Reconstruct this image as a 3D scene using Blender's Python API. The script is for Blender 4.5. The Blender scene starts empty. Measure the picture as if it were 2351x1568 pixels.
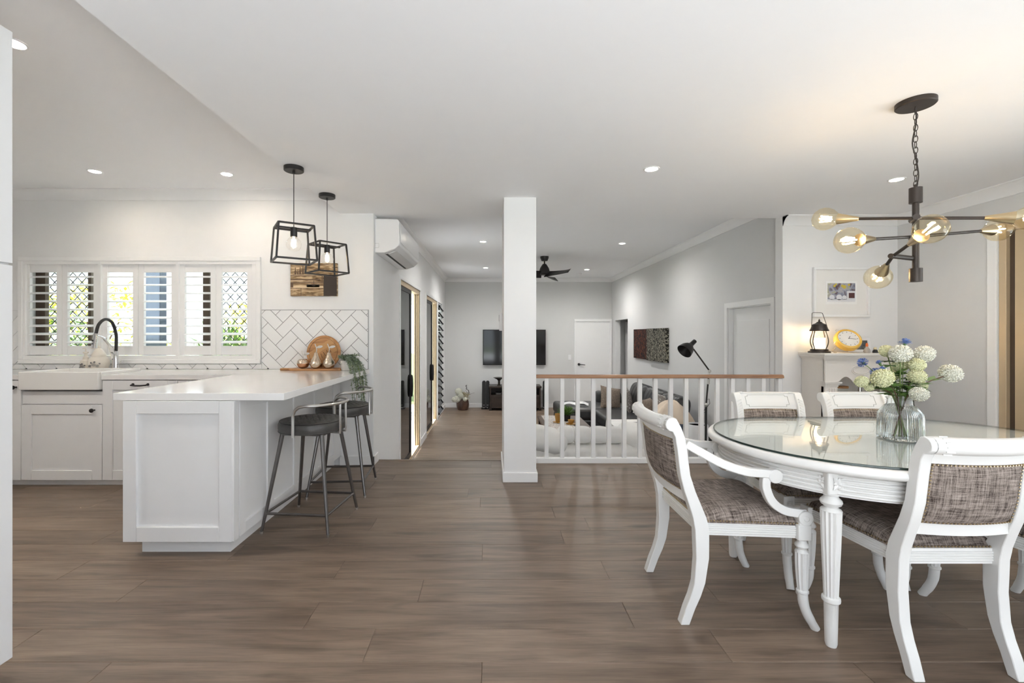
import bpy, bmesh, math, random
from math import pi, sin, cos, radians, sqrt, atan2
from mathutils import Vector, Matrix
random.seed(7)
S = bpy.context.scene
COL = S.collection

# ------------------------------------------------------------------ camera
F = 1040.0
CAM_Z = 1.22
cd = bpy.data.cameras.new('camera'); cam = bpy.data.objects.new('camera', cd); COL.objects.link(cam)
cd.sensor_width = 36.0; cd.lens = F * 36.0 / 2351.0
cd.shift_x = (1175.5 - 1128.0) / 2351.0
cd.shift_y = -(784.0 - 769.0) / 2351.0
cd.clip_start = 0.02; cd.clip_end = 300
cam.location = (0, 0, CAM_Z); cam.rotation_euler = (radians(90), 0, 0)
S.camera = cam

# ------------------------------------------------------------------ world, sun, exposure
W = bpy.data.worlds.new('sky'); S.world = W; W.use_nodes = True
bg = W.node_tree.nodes['Background']
bg.inputs[0].default_value = (0.84, 0.92, 1.0, 1); bg.inputs[1].default_value = 1.7
sd = bpy.data.lights.new('sun', 'SUN'); sd.energy = 19.0; sd.angle = radians(1.5); sd.color = (.93, .962, 1.0)
so = bpy.data.objects.new('sun', sd); COL.objects.link(so)
so.rotation_euler = Vector((0.45, 0.33, -0.83)).to_track_quat('-Z', 'Y').to_euler()
vs = S.view_settings
vs.view_transform = 'Standard'; vs.look = 'None'; vs.gamma = 1.0; vs.use_curve_mapping = False
vs.exposure = 0.73
S.cycles.transparent_max_bounces = 24; S.cycles.max_bounces = 14; S.cycles.diffuse_bounces = 8
DOWN_W = 12.0      # watts of one downlight
BULB_W = 0.16

# ------------------------------------------------------------------ helpers
def tag(o, label=None, cat=None, group=None, kind=None):
    if label: o['label'] = label
    if cat: o['category'] = cat
    if group: o['group'] = group
    if kind: o['kind'] = kind
    return o

def thing(name, loc=(0, 0, 0), rz=0.0, label=None, cat=None, group=None, kind=None):
    o = bpy.data.objects.new(name, None); COL.objects.link(o)
    o.empty_display_size = .05
    o.location = loc; o.rotation_euler = (0, 0, rz)
    return tag(o, label, cat, group, kind)

def copy_tree(o, parent=None):
    c = o.copy(); COL.objects.link(c); c.parent = parent
    for ch in o.children: copy_tree(ch, c)
    return c

class MB:
    def __init__(s): s.v = []; s.f = []
    def add(s, verts, faces):
        n = len(s.v); s.v.extend([tuple(p) for p in verts])
        s.f.extend([tuple(i + n for i in f) for f in faces]); return s
    def box(s, x0, x1, y0, y1, z0, z1):
        return s.add([(x0,y0,z0),(x1,y0,z0),(x1,y1,z0),(x0,y1,z0),(x0,y0,z1),(x1,y0,z1),(x1,y1,z1),(x0,y1,z1)],
                     [(0,3,2,1),(4,5,6,7),(0,1,5,4),(1,2,6,5),(2,3,7,6),(3,0,4,7)])
    def obox(s, c, d, M):
        pts = [(Vector(c) + M @ Vector((sx*d[0]/2, sy*d[1]/2, sz*d[2]/2))) for sz in (-1,1) for sx, sy in ((-1,-1),(1,-1),(1,1),(-1,1))]
        return s.add(pts, [(0,3,2,1),(4,5,6,7),(0,1,5,4),(1,2,6,5),(2,3,7,6),(3,0,4,7)])
    def tube(s, pts, r, n=8, caps=True, flat=None, up=None, flute=None):
        """swept round (or flat=(a,b) scaled) section along pts; r scalar or list"""
        P = [Vector(p) for p in pts]; m = len(P)
        R = [r]*m if not hasattr(r, '__len__') else list(r)
        verts = []; prev = None
        for i in range(m):
            t = (P[min(i+1,m-1)] - P[max(i-1,0)])
            t = t.normalized() if t.length > 1e-9 else Vector((0,0,1))
            if up is not None: a = Vector(up)
            elif prev is None: a = Vector((0,0,1)) if abs(t.z) < .9 else Vector((1,0,0))
            else: a = prev
            a = (a - t * a.dot(t)); a = a.normalized() if a.length > 1e-6 else t.orthogonal().normalized()
            b = t.cross(a); prev = a
            fa, fb = flat if flat else (1, 1)
            for k in range(n):
                an = 2*pi*(k+.5)/n; rr = R[i]
                if flute and flute[0] <= i <= flute[1]: rr *= (1.0 if k % 2 else .84)
                verts.append(P[i] + a*cos(an)*rr*fa + b*sin(an)*rr*fb)
        faces = []
        for i in range(m-1):
            for k in range(n):
                k2 = (k+1) % n
                faces.append((i*n+k, i*n+k2, (i+1)*n+k2, (i+1)*n+k))
        if caps: faces.append(tuple(reversed(range(n)))); faces.append(tuple((m-1)*n+k for k in range(n)))
        return s.add(verts, faces)
    def cyl(s, p0, p1, r0, r1=None, n=16): return s.tube([p0, p1], [r0, r0 if r1 is None else r1], n)
    def lathe(s, prof, n=24, c=(0,0,0), M=None, flute=0, fr=None):
        verts = []; c = Vector(c)
        for (r, z) in prof:
            for k in range(n):
                a = 2*pi*k/n; rr = max(r, 1e-5)
                if flute and (fr is None or fr[0] <= z <= fr[1]): rr *= 1 - flute*(k % 2)
                p = Vector((rr*cos(a), rr*sin(a), z))
                verts.append(c + (M @ p if M else p))
        faces = []; m = len(prof)
        for i in range(m-1):
            for k in range(n):
                k2 = (k+1) % n; faces.append((i*n+k, i*n+k2, (i+1)*n+k2, (i+1)*n+k))
        if prof[0][0] > 1e-4: faces.append(tuple(reversed(range(n))))
        if prof[-1][0] > 1e-4: faces.append(tuple((m-1)*n+k for k in range(n)))
        return s.add(verts, faces)
    def ball(s, c, r, n=16, m=10, M=None):
        rx, ry, rz = (r, r, r) if not hasattr(r, '__len__') else r
        c = Vector(c); verts = []; faces = []
        for i in range(m+1):
            t = pi*i/m
            for k in range(n):
                a = 2*pi*k/n
                p = Vector((rx*max(sin(t),1e-4)*cos(a), ry*max(sin(t),1e-4)*sin(a), rz*cos(t)))
                verts.append(c + (M @ p if M else p))
        for i in range(m):
            for k in range(n):
                k2 = (k+1) % n; faces.append((i*n+k, (i+1)*n+k, (i+1)*n+k2, i*n+k2))
        return s.add(verts, faces)
    def prism(s, poly, h0, h1, axis='z'):
        def P(u, v, h): return {'x': (h,u,v), 'y': (u,h,v), 'z': (u,v,h)}[axis]
        n = len(poly)
        verts = [P(u,v,h0) for u,v in poly] + [P(u,v,h1) for u,v in poly]
        faces = [tuple(range(n)), tuple(reversed(range(n,2*n)))] + [(i,(i+1)%n,n+(i+1)%n,n+i) for i in range(n)]
        return s.add(verts, faces)
    def grid(s, fn, nu, nv, cu=False, cv=False):
        U = nu if cu else nu+1; V = nv if cv else nv+1
        verts = [fn(i/nu, j/nv) for i in range(U) for j in range(V)]
        faces = [(i*V+j, ((i+1)%U)*V+j, ((i+1)%U)*V+(j+1)%V, i*V+(j+1)%V) for i in range(nu) for j in range(nv)]
        return s.add(verts, faces)
    def mesh(s, name):
        me = bpy.data.meshes.new(name); me.from_pydata(s.v, [], s.f)
        bm = bmesh.new(); bm.from_mesh(me)
        bmesh.ops.recalc_face_normals(bm, faces=bm.faces); bm.to_mesh(me); bm.free(); return me
    def build(s, name, mat, parent=None, bevel=0, seg=2, sub=0, angle=35, label=None, cat=None, group=None, kind=None, loc=None, rz=0):
        me = s.mesh(name); me.materials.append(mat)
        me.polygons.foreach_set('use_smooth', [True]*len(me.polygons)); me.set_sharp_from_angle(angle=radians(angle))
        o = bpy.data.objects.new(name, me); COL.objects.link(o)
        if parent: o.parent = parent
        if loc is not None: o.location = loc
        if rz: o.rotation_euler[2] = rz
        if bevel:
            b = o.modifiers.new('bevel', 'BEVEL'); b.width = bevel; b.segments = seg; b.limit_method = 'ANGLE'; b.angle_limit = radians(40)
            b.harden_normals = False
        if sub:
            m = o.modifiers.new('sub', 'SUBSURF'); m.levels = sub; m.render_levels = sub
        return tag(o, label, cat, group, kind)

def B(x0,x1,y0,y1,z0,z1): return MB().box(x0,x1,y0,y1,z0,z1)

def arc(c, r, a0, a1, n, plane='xz', h=0):
    out = []
    for i in range(n+1):
        a = radians(a0 + (a1-a0)*i/n); u = c[0]+r*cos(a); v = c[1]+r*sin(a)
        out.append({'xz': (u,h,v), 'xy': (u,v,h), 'yz': (h,u,v)}[plane])
    return out

def smooth_path(pts, n=6):
    P = [Vector(p) for p in pts]; out = []
    for i in range(len(P)-1):
        p0 = P[max(i-1,0)]; p1 = P[i]; p2 = P[i+1]; p3 = P[min(i+2,len(P)-1)]
        for k in range(n):
            t = k/n
            out.append(.5*((2*p1) + (p2-p0)*t + (2*p0-5*p1+4*p2-p3)*t*t + (3*p1-p0-3*p2+p3)*t**3))
    out.append(P[-1]); return out

def interp(tbl, z):
    for (a, b), (c, d) in zip(tbl, tbl[1:]):
        if a <= z <= c: return b + (d-b)*(z-a)/(c-a)
    return tbl[0][1] if z < tbl[0][0] else tbl[-1][1]

# ------------------------------------------------------------------ materials
def nodes_of(name):
    m = bpy.data.materials.new(name); m.use_nodes = True
    nt = m.node_tree; return m, nt, nt.nodes['Principled BSDF']

def mat(name, col, rough=.5, metal=0.0, var=.04, scale=8.0, bump=0.0, bscale=60.0, spec=.5, coat=0.0, stretch=None, sheen=0.0, emit=None, estr=0.0, trans=0):
    """plain finish with a little procedural variation of tone and relief"""
    m, nt, p = nodes_of(name); N = nt.nodes; L = nt.links
    tc = N.new('ShaderNodeTexCoord'); mp = N.new('ShaderNodeMapping')
    L.new(tc.outputs['Object'], mp.inputs[0])
    if stretch: mp.inputs['Scale'].default_value = stretch
    nz = N.new('ShaderNodeTexNoise'); nz.inputs['Scale'].default_value = scale; nz.inputs['Detail'].default_value = 4
    L.new(mp.outputs[0], nz.inputs['Vector'])
    mx = N.new('ShaderNodeMix'); mx.data_type = 'RGBA'
    c0 = [max(0, c*(1-var)) for c in col]; c1 = [min(1, c*(1+var)) for c in col]
    mx.inputs['A'].default_value = (*c0, 1); mx.inputs['B'].default_value = (*c1, 1)
    L.new(nz.outputs['Fac'], mx.inputs['Factor']); L.new(mx.outputs['Result'], p.inputs['Base Color'])
    p.inputs['Roughness'].default_value = rough; p.inputs['Metallic'].default_value = metal
    p.inputs['Specular IOR Level'].default_value = spec; p.inputs['Coat Weight'].default_value = coat
    if sheen: p.inputs['Sheen Weight'].default_value = sheen
    if emit: p.inputs['Emission Color'].default_value = (*emit, 1); p.inputs['Emission Strength'].default_value = estr
    if bump:
        nb = N.new('ShaderNodeTexNoise'); nb.inputs['Scale'].default_value = bscale; nb.inputs['Detail'].default_value = 3
        L.new(mp.outputs[0], nb.inputs['Vector'])
        bp = N.new('ShaderNodeBump'); bp.inputs['Strength'].default_value = bump; bp.inputs['Distance'].default_value = .004
        L.new(nb.outputs['Fac'], bp.inputs['Height']); L.new(bp.outputs[0], p.inputs['Normal'])
    return m

def glass(name, tint=(1,1,1), ior=1.5, gloss=(1,1,1), rough=0.0):
    """thin clear glass: clear with Fresnel reflection"""
    m = bpy.data.materials.new(name); m.use_nodes = True; nt = m.node_tree; N = nt.nodes; L = nt.links
    N.remove(N['Principled BSDF']); out = N['Material Output']
    tr = N.new('ShaderNodeBsdfTransparent'); tr.inputs[0].default_value = (*tint, 1)
    gl = N.new('ShaderNodeBsdfGlossy'); gl.inputs[0].default_value = (*gloss, 1); gl.inputs['Roughness'].default_value = rough
    fr = N.new('ShaderNodeFresnel'); ge = N.new('ShaderNodeNewGeometry'); mr = N.new('ShaderNodeMapRange')
    mr.inputs['To Min'].default_value = ior; mr.inputs['To Max'].default_value = 1/ior   # same reflectance from both faces of the thin sheet
    L.new(ge.outputs['Backfacing'], mr.inputs['Value']); L.new(mr.outputs[0], fr.inputs[0])
    mx = N.new('ShaderNodeMixShader')
    L.new(fr.outputs[0], mx.inputs[0]); L.new(tr.outputs[0], mx.inputs[1]); L.new(gl.outputs[0], mx.inputs[2]); L.new(mx.outputs[0], out.inputs[0])
    return m

def wood_mat(name, dark, light, rough=.42, axis=0, random_per_object=True, sc=1.0, knots=.5, coat=0.0, fine=.55):
    m, nt, p = nodes_of(name); N = nt.nodes; L = nt.links
    tc = N.new('ShaderNodeTexCoord')
    src = tc.outputs['Object']
    if random_per_object:
        oi = N.new('ShaderNodeObjectInfo'); ml = N.new('ShaderNodeMath'); ml.operation = 'MULTIPLY'; ml.inputs[1].default_value = 57.0
        L.new(oi.outputs['Random'], ml.inputs[0])
        cx = N.new('ShaderNodeCombineXYZ')
        for i in range(3): L.new(ml.outputs[0], cx.inputs[i])
        ad = N.new('ShaderNodeVectorMath'); ad.operation = 'ADD'
        L.new(src, ad.inputs[0]); L.new(cx.outputs[0], ad.inputs[1]); src = ad.outputs[0]
    def noise(scl, detail, vec, dist=0.0):
        mp = N.new('ShaderNodeMapping'); mp.inputs['Scale'].default_value = scl; L.new(vec, mp.inputs[0])
        n = N.new('ShaderNodeTexNoise'); n.inputs['Scale'].default_value = 1.0; n.inputs['Detail'].default_value = detail
        n.inputs['Distortion'].default_value = dist; L.new(mp.outputs[0], n.inputs['Vector']); return n.outputs['Fac']
    def sc3(a, b): return tuple((a if i == axis else b) * sc for i in range(3))
    big = noise(sc3(1.1, 7), 4, src, 1.2); mid = noise(sc3(2.2, 34), 5, src, .8); fin = noise(sc3(9, 260), 3, src)
    kn = noise(sc3(2.2, 9), 2, src, .4)
    def math2(op, a, b):
        q = N.new('ShaderNodeMath'); q.operation = op
        for i, x in enumerate((a, b)):
            if isinstance(x, (int, float)): q.inputs[i].default_value = x
            else: L.new(x, q.inputs[i])
        return q.outputs[0]
    t = math2('ADD', math2('MULTIPLY', big, .55), math2('MULTIPLY', mid, .45))
    t = math2('ADD', t, math2('MULTIPLY', math2('SUBTRACT', fin, .5), fine*.5))
    rp = N.new('ShaderNodeValToRGB'); rp.color_ramp.elements[0].position = .34; rp.color_ramp.elements[1].position = .66
    rp.color_ramp.elements[0].color = (*dark, 1); rp.color_ramp.elements[1].color = (*light, 1)
    L.new(t, rp.inputs[0])
    kr = N.new('ShaderNodeValToRGB'); kr.color_ramp.elements[0].position = .66; kr.color_ramp.elements[1].position = .82
    kr.color_ramp.elements[0].color = (0,0,0,1); kr.color_ramp.elements[1].color = (1,1,1,1); L.new(kn, kr.inputs[0])
    mx = N.new('ShaderNodeMix'); mx.data_type = 'RGBA'
    L.new(math2('MULTIPLY', kr.outputs[0], knots), mx.inputs['Factor'])
    L.new(rp.outputs[0], mx.inputs['A']); mx.inputs['B'].default_value = (*[c*.45 for c in dark], 1)
    last = mx.outputs['Result']
    if random_per_object:
        hs = N.new('ShaderNodeHueSaturation'); v = math2('ADD', math2('MULTIPLY', oi.outputs['Random'], .22), .89)
        L.new(v, hs.inputs['Value']); L.new(last, hs.inputs['Color']); last = hs.outputs[0]
    L.new(last, p.inputs['Base Color'])
    L.new(math2('ADD', math2('MULTIPLY', mid, .16), rough-.08), p.inputs['Roughness'])
    p.inputs['Coat Weight'].default_value = coat
    bp = N.new('ShaderNodeBump'); bp.inputs['Strength'].default_value = .12; bp.inputs['Distance'].default_value = .002
    L.new(fin, bp.inputs['Height']); L.new(bp.outputs[0], p.inputs['Normal'])
    return m

def weave(name, dark, light, plane='xz', rough=.9):
    """tweed: slubby threads crossing at right angles in the plane of the cloth"""
    m, nt, p = nodes_of(name); N = nt.nodes; L = nt.links
    tc = N.new('ShaderNodeTexCoord'); outs = []
    i, j = {'xz': (0, 2), 'xy': (0, 1)}[plane]
    def sc(a, b):
        v = [6, 6, 6]; v[i] = a; v[j] = b; return tuple(v)
    for scl in (sc(22, 300), sc(300, 22), sc(9, 110), sc(110, 9), sc(330, 330)):
        mp = N.new('ShaderNodeMapping'); mp.inputs['Scale'].default_value = scl; L.new(tc.outputs['Object'], mp.inputs[0])
        n = N.new('ShaderNodeTexNoise'); n.inputs['Scale'].default_value = 1; n.inputs['Detail'].default_value = 2; L.new(mp.outputs[0], n.inputs['Vector']); outs.append(n.outputs['Fac'])
    acc = None
    for o_, w in zip(outs, (.26, .26, .17, .17, .14)):
        q = N.new('ShaderNodeMath'); q.operation = 'MULTIPLY'; L.new(o_, q.inputs[0]); q.inputs[1].default_value = w
        if acc is None: acc = q.outputs[0]
        else:
            a = N.new('ShaderNodeMath'); L.new(acc, a.inputs[0]); L.new(q.outputs[0], a.inputs[1]); acc = a.outputs[0]
    rp = N.new('ShaderNodeValToRGB'); e = rp.color_ramp.elements; e[0].position = .40; e[1].position = .60
    e[0].color = (*dark, 1); e[1].color = (*light, 1); L.new(acc, rp.inputs[0]); L.new(rp.outputs[0], p.inputs['Base Color'])
    p.inputs['Roughness'].default_value = rough; p.inputs['Specular IOR Level'].default_value = .2
    bp = N.new('ShaderNodeBump'); bp.inputs['Strength'].default_value = .3; bp.inputs['Distance'].default_value = .002
    L.new(acc, bp.inputs['Height']); L.new(bp.outputs[0], p.inputs['Normal'])
    return m

def spots(name, c0, c1, scale, thr=(.3,.42), rough=.85, feature='F1'):
    m, nt, p = nodes_of(name); N = nt.nodes; L = nt.links
    tc = N.new('ShaderNodeTexCoord'); vo = N.new('ShaderNodeTexVoronoi'); vo.inputs['Scale'].default_value = scale; vo.feature = feature
    L.new(tc.outputs['Object'], vo.inputs['Vector'])
    rp = N.new('ShaderNodeValToRGB'); e = rp.color_ramp.elements; e[0].position, e[1].position = thr
    e[0].color = (*c0, 1); e[1].color = (*c1, 1); L.new(vo.outputs['Distance'], rp.inputs[0]); L.new(rp.outputs[0], p.inputs['Base Color'])
    p.inputs['Roughness'].default_value = rough
    return m

def painting(name, cols, scale, dist=3.0, stretch=(1,1,1)):
    m, nt, p = nodes_of(name); N = nt.nodes; L = nt.links
    tc = N.new('ShaderNodeTexCoord'); mp = N.new('ShaderNodeMapping'); mp.inputs['Scale'].default_value = stretch; L.new(tc.outputs['Object'], mp.inputs[0])
    n = N.new('ShaderNodeTexNoise'); n.inputs['Scale'].default_value = scale; n.inputs['Detail'].default_value = 6; n.inputs['Distortion'].default_value = dist
    L.new(mp.outputs[0], n.inputs['Vector'])
    rp = N.new('ShaderNodeValToRGB'); cr = rp.color_ramp
    while len(cr.elements) < len(cols): cr.elements.new(.5)
    for e, (pos, c) in zip(cr.elements, cols): e.position = pos; e.color = (*c, 1)
    L.new(n.outputs['Fac'], rp.inputs[0]); L.new(rp.outputs[0], p.inputs['Base Color']); p.inputs['Roughness'].default_value = .8; p.inputs['Specular IOR Level'].default_value = .2
    return m

def emitter(name, col, strength):
    m = bpy.data.materials.new(name); m.use_nodes = True; nt = m.node_tree; p = nt.nodes['Principled BSDF']
    p.inputs['Base Color'].default_value = (*col, 1)
    p.inputs['Emission Color'].default_value = (*col, 1); p.inputs['Emission Strength'].default_value = strength
    return m

WHITE = mat('wall_white_paint', (.80,.80,.80), .75, var=.012, bump=.03, bscale=220)
CEIL = mat('ceiling_white_paint', (.86,.865,.875), .85, var=.01)
GREY = mat('wall_grey_paint', (.64,.64,.635), .75, var=.012, bump=.03, bscale=220)
GREY2 = mat('wall_pale_grey_paint', (.66,.66,.66), .75, var=.012, bump=.03, bscale=220)
TRIM = mat('gloss_white_trim', (.83,.83,.83), .32, var=.01)
CAB = mat('cabinet_satin_white', (.78,.78,.785), .38, var=.012)
STONE = mat('white_quartz', (.80,.79,.78), .12, var=.03, scale=5, coat=.2)
TILE = mat('glazed_white_tile', (.82,.82,.82), .10, var=.012)
GROUT = mat('dark_grout', (.06,.06,.065), .9)
CERAMIC = mat('white_ceramic', (.82,.81,.79), .10, var=.01, coat=.3)
BLACK = mat('matt_black_metal', (.022,.02,.02), .42, .3, var=.2)
BRONZE = mat('dark_bronze_metal', (.055,.045,.04), .4, .6, var=.2)
GUN = mat('gunmetal_tube', (.16,.15,.145), .35, .9, var=.2, scale=20)
STEEL = mat('brushed_steel', (.68,.67,.65), .28, 1.0, var=.1, scale=30, stretch=(1,1,12))
CHROME = mat('chrome', (.75,.75,.76), .08, 1.0, var=.02)
BRASS = mat('brushed_brass', (.55,.44,.28), .3, 1.0, var=.15, scale=40, stretch=(1,1,10))
LEATHER = mat('worn_black_leather', (.06,.056,.052), .42, var=.45, scale=22, bump=.25, bscale=90)
SOFA = mat('charcoal_leather', (.035,.035,.036), .38, var=.3, scale=14, bump=.3, bscale=24)
NAVY = mat('navy_leather', (.035,.045,.075), .4, var=.3, scale=14, bump=.2, bscale=24)
CHAIRW = mat('antique_white_lacquer', (.79,.785,.77), .33, var=.02)
TWEED = weave('grey_brown_tweed_back', (.05,.036,.03), (.41,.345,.305), 'xz')
TWEEDS = weave('grey_brown_tweed_seat', (.05,.036,.03), (.41,.345,.305), 'xy')
NAIL = mat('antique_brass_nail', (.50,.40,.26), .3, 1.0)
GOLDFR = mat('champagne_aluminium', (.60,.47,.31), .42, .35, var=.04)
GOLDDK = mat('bronze_aluminium', (.10,.07,.05), .5, .3)
CLEAR = glass('clear_glass', (.96,.98,.97), 1.45)
TGLASS = glass('tabletop_glass', (.95,.97,.965), 1.52)
TGEDGE = mat('green_glass_edge', (.015,.03,.025), .15)
BULBG = glass('amber_bulb_glass', (.97,.92,.80), 1.40, (1,.96,.88))
BULBC = glass('clear_bulb_glass', (.985,.98,.97), 1.35)
DARKGL = glass('tinted_screen_glass', (.075,.07,.068), 1.5)
LOUVG = glass('tinted_louvre_glass', (.12,.15,.19), 1.5)
FIL = emitter('glowing_filament', (1.0,.72,.38), 60)
FILC = emitter('glowing_pendant_filament', (1.0,.78,.5), 60)
LENS = emitter('lit_downlight_lens', (1.0,.97,.92), 14)
CANDLE = emitter('lit_candle_wax', (1.0,.82,.55), 2.2)
FLOORW = wood_mat('smoked_oak_floor', (.105,.070,.047), (.245,.178,.130), .42, 0, knots=.8)
RAILW = wood_mat('stained_handrail', (.20,.088,.042), (.46,.25,.135), .35, 0, False, knots=.1)
BOARDW = wood_mat('acacia_board', (.24,.10,.035), (.55,.29,.12), .45, 0, True, 1.4, .3)
DARKW = wood_mat('espresso_wood', (.014,.009,.007), (.045,.028,.02), .4, 0, True)
WALNUT = wood_mat('walnut_table', (.05,.032,.024), (.13,.085,.062), .4, 0, True)
POTW = wood_mat('carved_brown_pot', (.035,.014,.009), (.16,.085,.055), .4, 2, True, .6)
LINEN = mat('white_linen', (.78,.77,.75), .9, var=.05, bump=.15, bscale=50)
BEIGE = mat('cream_throw', (.72,.60,.48), .95, var=.07, bump=.3, bscale=40)
FUR = mat('speckled_fur', (.24,.19,.15), .95, var=.75, scale=55, bump=.8, bscale=80)
RINGS = spots('ring_print_fabric', (.55,.53,.50), (.27,.24,.22), 24, (.28,.34))
RUNNER = spots('woven_runner', (.10,.065,.045), (.52,.48,.44), 60, (.25,.45))
LEAF = mat('green_leaf', (.12,.23,.05), .5, var=.35, scale=12)
LEAFD = mat('deep_green_leaf', (.09,.17,.05), .5, var=.35, scale=12)
SAGE = mat('sage_leaf', (.24,.30,.22), .6, var=.3, scale=30)
GARDEN = mat('sunlit_garden_leaf', (.15,.27,.03), .5, var=.5, scale=3)
GARDENY = mat('yellow_garden_leaf', (.52,.48,.09), .5, var=.5, scale=3)
STEM = mat('brown_stem', (.10,.05,.025), .6)
STEMG = mat('green_stem', (.16,.22,.06), .6)
BLOOM = mat('cream_bloom', (.80,.79,.70), .7, var=.1, scale=40)
BLOOMY = mat('lime_cream_bloom', (.76,.76,.50), .7, var=.12, scale=40)
BLUE = mat('cornflower_blue', (.12,.19,.44), .7, var=.35, scale=60)
SILVER = mat('champagne_silver', (.62,.52,.42), .25, 1.0, var=.06)
COPPER = mat('copper', (.55,.30,.17), .3, 1.0)
YELLOW = mat('yellow_enamel', (.72,.45,.08), .25, var=.06, coat=.3)
DIAL = mat('pale_dial', (.72,.72,.70), .5)
INK = mat('black_ink', (.02,.02,.02), .6)
PLASTIC = mat('white_plastic', (.82,.82,.83), .3, var=.01)
GREYPL = mat('grey_plastic', (.35,.35,.36), .4)
SCREEN = mat('black_screen', (.006,.006,.007), .08)
STONEP = mat('pale_paving', (.70,.705,.71), .8, var=.08, scale=3)
GRASS = mat('lawn', (.10,.14,.04), .9, var=.4, scale=6)
FENCEM = mat('pale_fence', (.25,.25,.23), .8, var=.1)
SLATE = mat('slate_blue_post', (.05,.065,.10), .6)

def part(mb, name, m, parent, **k): return mb.build(name, m, parent, **k)

# ------------------------------------------------------------------ the setting
ZL = -0.51          # floor of the sunken living room
YR = -1.0            # unseen rear wall, set close behind the camera for bounced daylight
YE = 4.42           # edge of the raised floor
YK = 4.25           # kitchen window wall
YF = 10.8           # far living wall
XL = -1.107         # left wall of the living room
XR = 2.877          # right wall of the living room
XD = 3.92           # right wall of the dining area
ZC = 2.36; ZH = 2.57

def wall(name, axis, t0, t1, u0, u1, z0, z1, holes, m, parent=None):
    mb = MB(); us = sorted({u0, u1, *[h[0] for h in holes], *[h[1] for h in holes]})
    for a, b in zip(us, us[1:]):
        cuts = sorted([(h[2], h[3]) for h in holes if h[0] <= a + 1e-6 and h[1] >= b - 1e-6]); z = z0
        spans = []
        for c, d in cuts:
            if c > z: spans.append((z, c))
            z = d
        if z < z1: spans.append((z, z1))
        for c, d in spans:
            if axis == 'x': mb.box(a, b, t0, t1, c, d)
            else: mb.box(t0, t1, a, b, c, d)
    return mb.build(name, m, parent, kind='structure' if parent is None else None)

def plank_mesh(l, w, t=.012, e=.0016):
    return MB().add([(0,0,-t),(l,0,-t),(l,w,-t),(0,w,-t),(0,0,-e),(l,0,-e),(l,w,-e),(0,w,-e),(e,e,0),(l-e,e,0),(l-e,w-e,0),(e,w-e,0)],
        [(0,3,2,1),(0,1,5,4),(1,2,6,5),(2,3,7,6),(3,0,4,7),(4,5,9,8),(5,6,10,9),(6,7,11,10),(7,4,8,11),(8,9,10,11)])
PL, PW = 1.38, .19
_pm = {}
def lay_planks(parent, x0, x1, y0, y1, z, offs):
    j = 0; y = y0
    while y < y1 - .004:
        w = min(PW, y1 - y)
        x = x0; e = offs.get(j, random.uniform(.2, 1.2) if j % 2 else random.uniform(.4, 1.38))
        nxt = x0 + e % PL if e % PL > .15 else x0 + e % PL + PL
        while x < x1 - .004:
            xe = min(nxt, x1); key = (round(xe - x, 3), round(w, 3))
            if key not in _pm:
                _pm[key] = plank_mesh(key[0] - .0006, key[1] - .0006).mesh('plank'); _pm[key].materials.append(FLOORW)
            o = bpy.data.objects.new('plank', _pm[key]); COL.objects.link(o); o.parent = parent; o.location = (x, y, z)
            x = xe; nxt += PL
        y += PW; j += 1

JOINT = mat('dark_floor_joint', (.035,.025,.018), .8)
floor = B(-4.74, XD, YR, YE, -.10, -.012).build('floor', JOINT, kind='structure')
Y0 = 2.26 - 9*PW
B(-4.74, XD, YR, Y0, -.012, 0).build('rear_boards', FLOORW, floor)
# row index 9 starts at Y=2.26; the butt joints seen in the photograph
lay_planks(floor, -4.74, XD, Y0, YE, 0.0, {9: -.789+4.74, 8: -.336+4.74, 7: -.783+4.74, 6: -.48+4.74, 10: -.05+4.74, 11: -.95+4.74, 12: .62+4.74})
floor2 = B(XL, XR, YE, YF, ZL-.1, ZL-.012).build('floor_sunken', JOINT, kind='structure')
lay_planks(floor2, XL, XR, 4.96, YF, ZL, {})
st = thing('stairs', (-.5, YE, 0), kind='structure')
for i in (1, 2):
    B(XL+.5, .6, 0, .28*(3-i) if i == 1 else .54, ZL, -.17*i-.012).build('riser_block', WHITE, st)
    B(XL+.5, .6, .0 if i == 1 else .29, .29 if i == 1 else .55, -.17*i-.012, -.17*i).build('tread', FLOORW, st)
B(XL, .6, YE-.004, YE+.006, ZL, -.012).build('riser', WHITE, floor)
B(-1.1, .10, YE-.03, YE+.012, -.008, .004).build('step_nosing', FLOORW, floor, bevel=.003)

ceiling = B(-1.42, XD+.12, YR-.1, YE, ZC, ZC+.3).build('ceiling', CEIL, kind='structure')
B(-4.84, -1.42, YR-.1, YK+.1, ZH, ZH+.1).build('ceiling_kitchen', CEIL, kind='structure')
B(XL-.1, XR+1.2, YE, YF+.1, ZH, ZH+.1).build('ceiling_living', CEIL, kind='structure')

wk = wall('wall_kitchen', 'x', YK, YK+.14, -4.84, XL, -.55, ZH, [(-4.37, -2.20, .985, 1.915)], WHITE)
wl = wall('wall_left', 'y', XL-.085, XL, YK+.14, YF, ZL-.05, ZH, [(5.48, 7.02, ZL, 1.90), (7.67, 9.20, ZL, 1.90), (9.33, 10.12, ZL+.02, 1.90)], WHITE)
B(XL-.14, XR+1.2, YF, YF+.12, ZL-.05, ZH).build('wall_far', GREY, kind='structure')
wr = wall('wall_right', 'y', XR, XR+.12, YE+.06, YF, ZL-.05, ZH, [(4.64, 5.50, ZL, 1.55), (9.55, 10.52, ZL, 1.56)], GREY2)
B(XR+.12, XR+1.1, 9.3, 9.4, ZL, ZH).build('wall_hall', GREY2, kind='structure')
B(XR+1.1, XR+1.2, 9.3, YF, ZL, ZH).build('wall_hall_end', GREY2, kind='structure')
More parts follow.
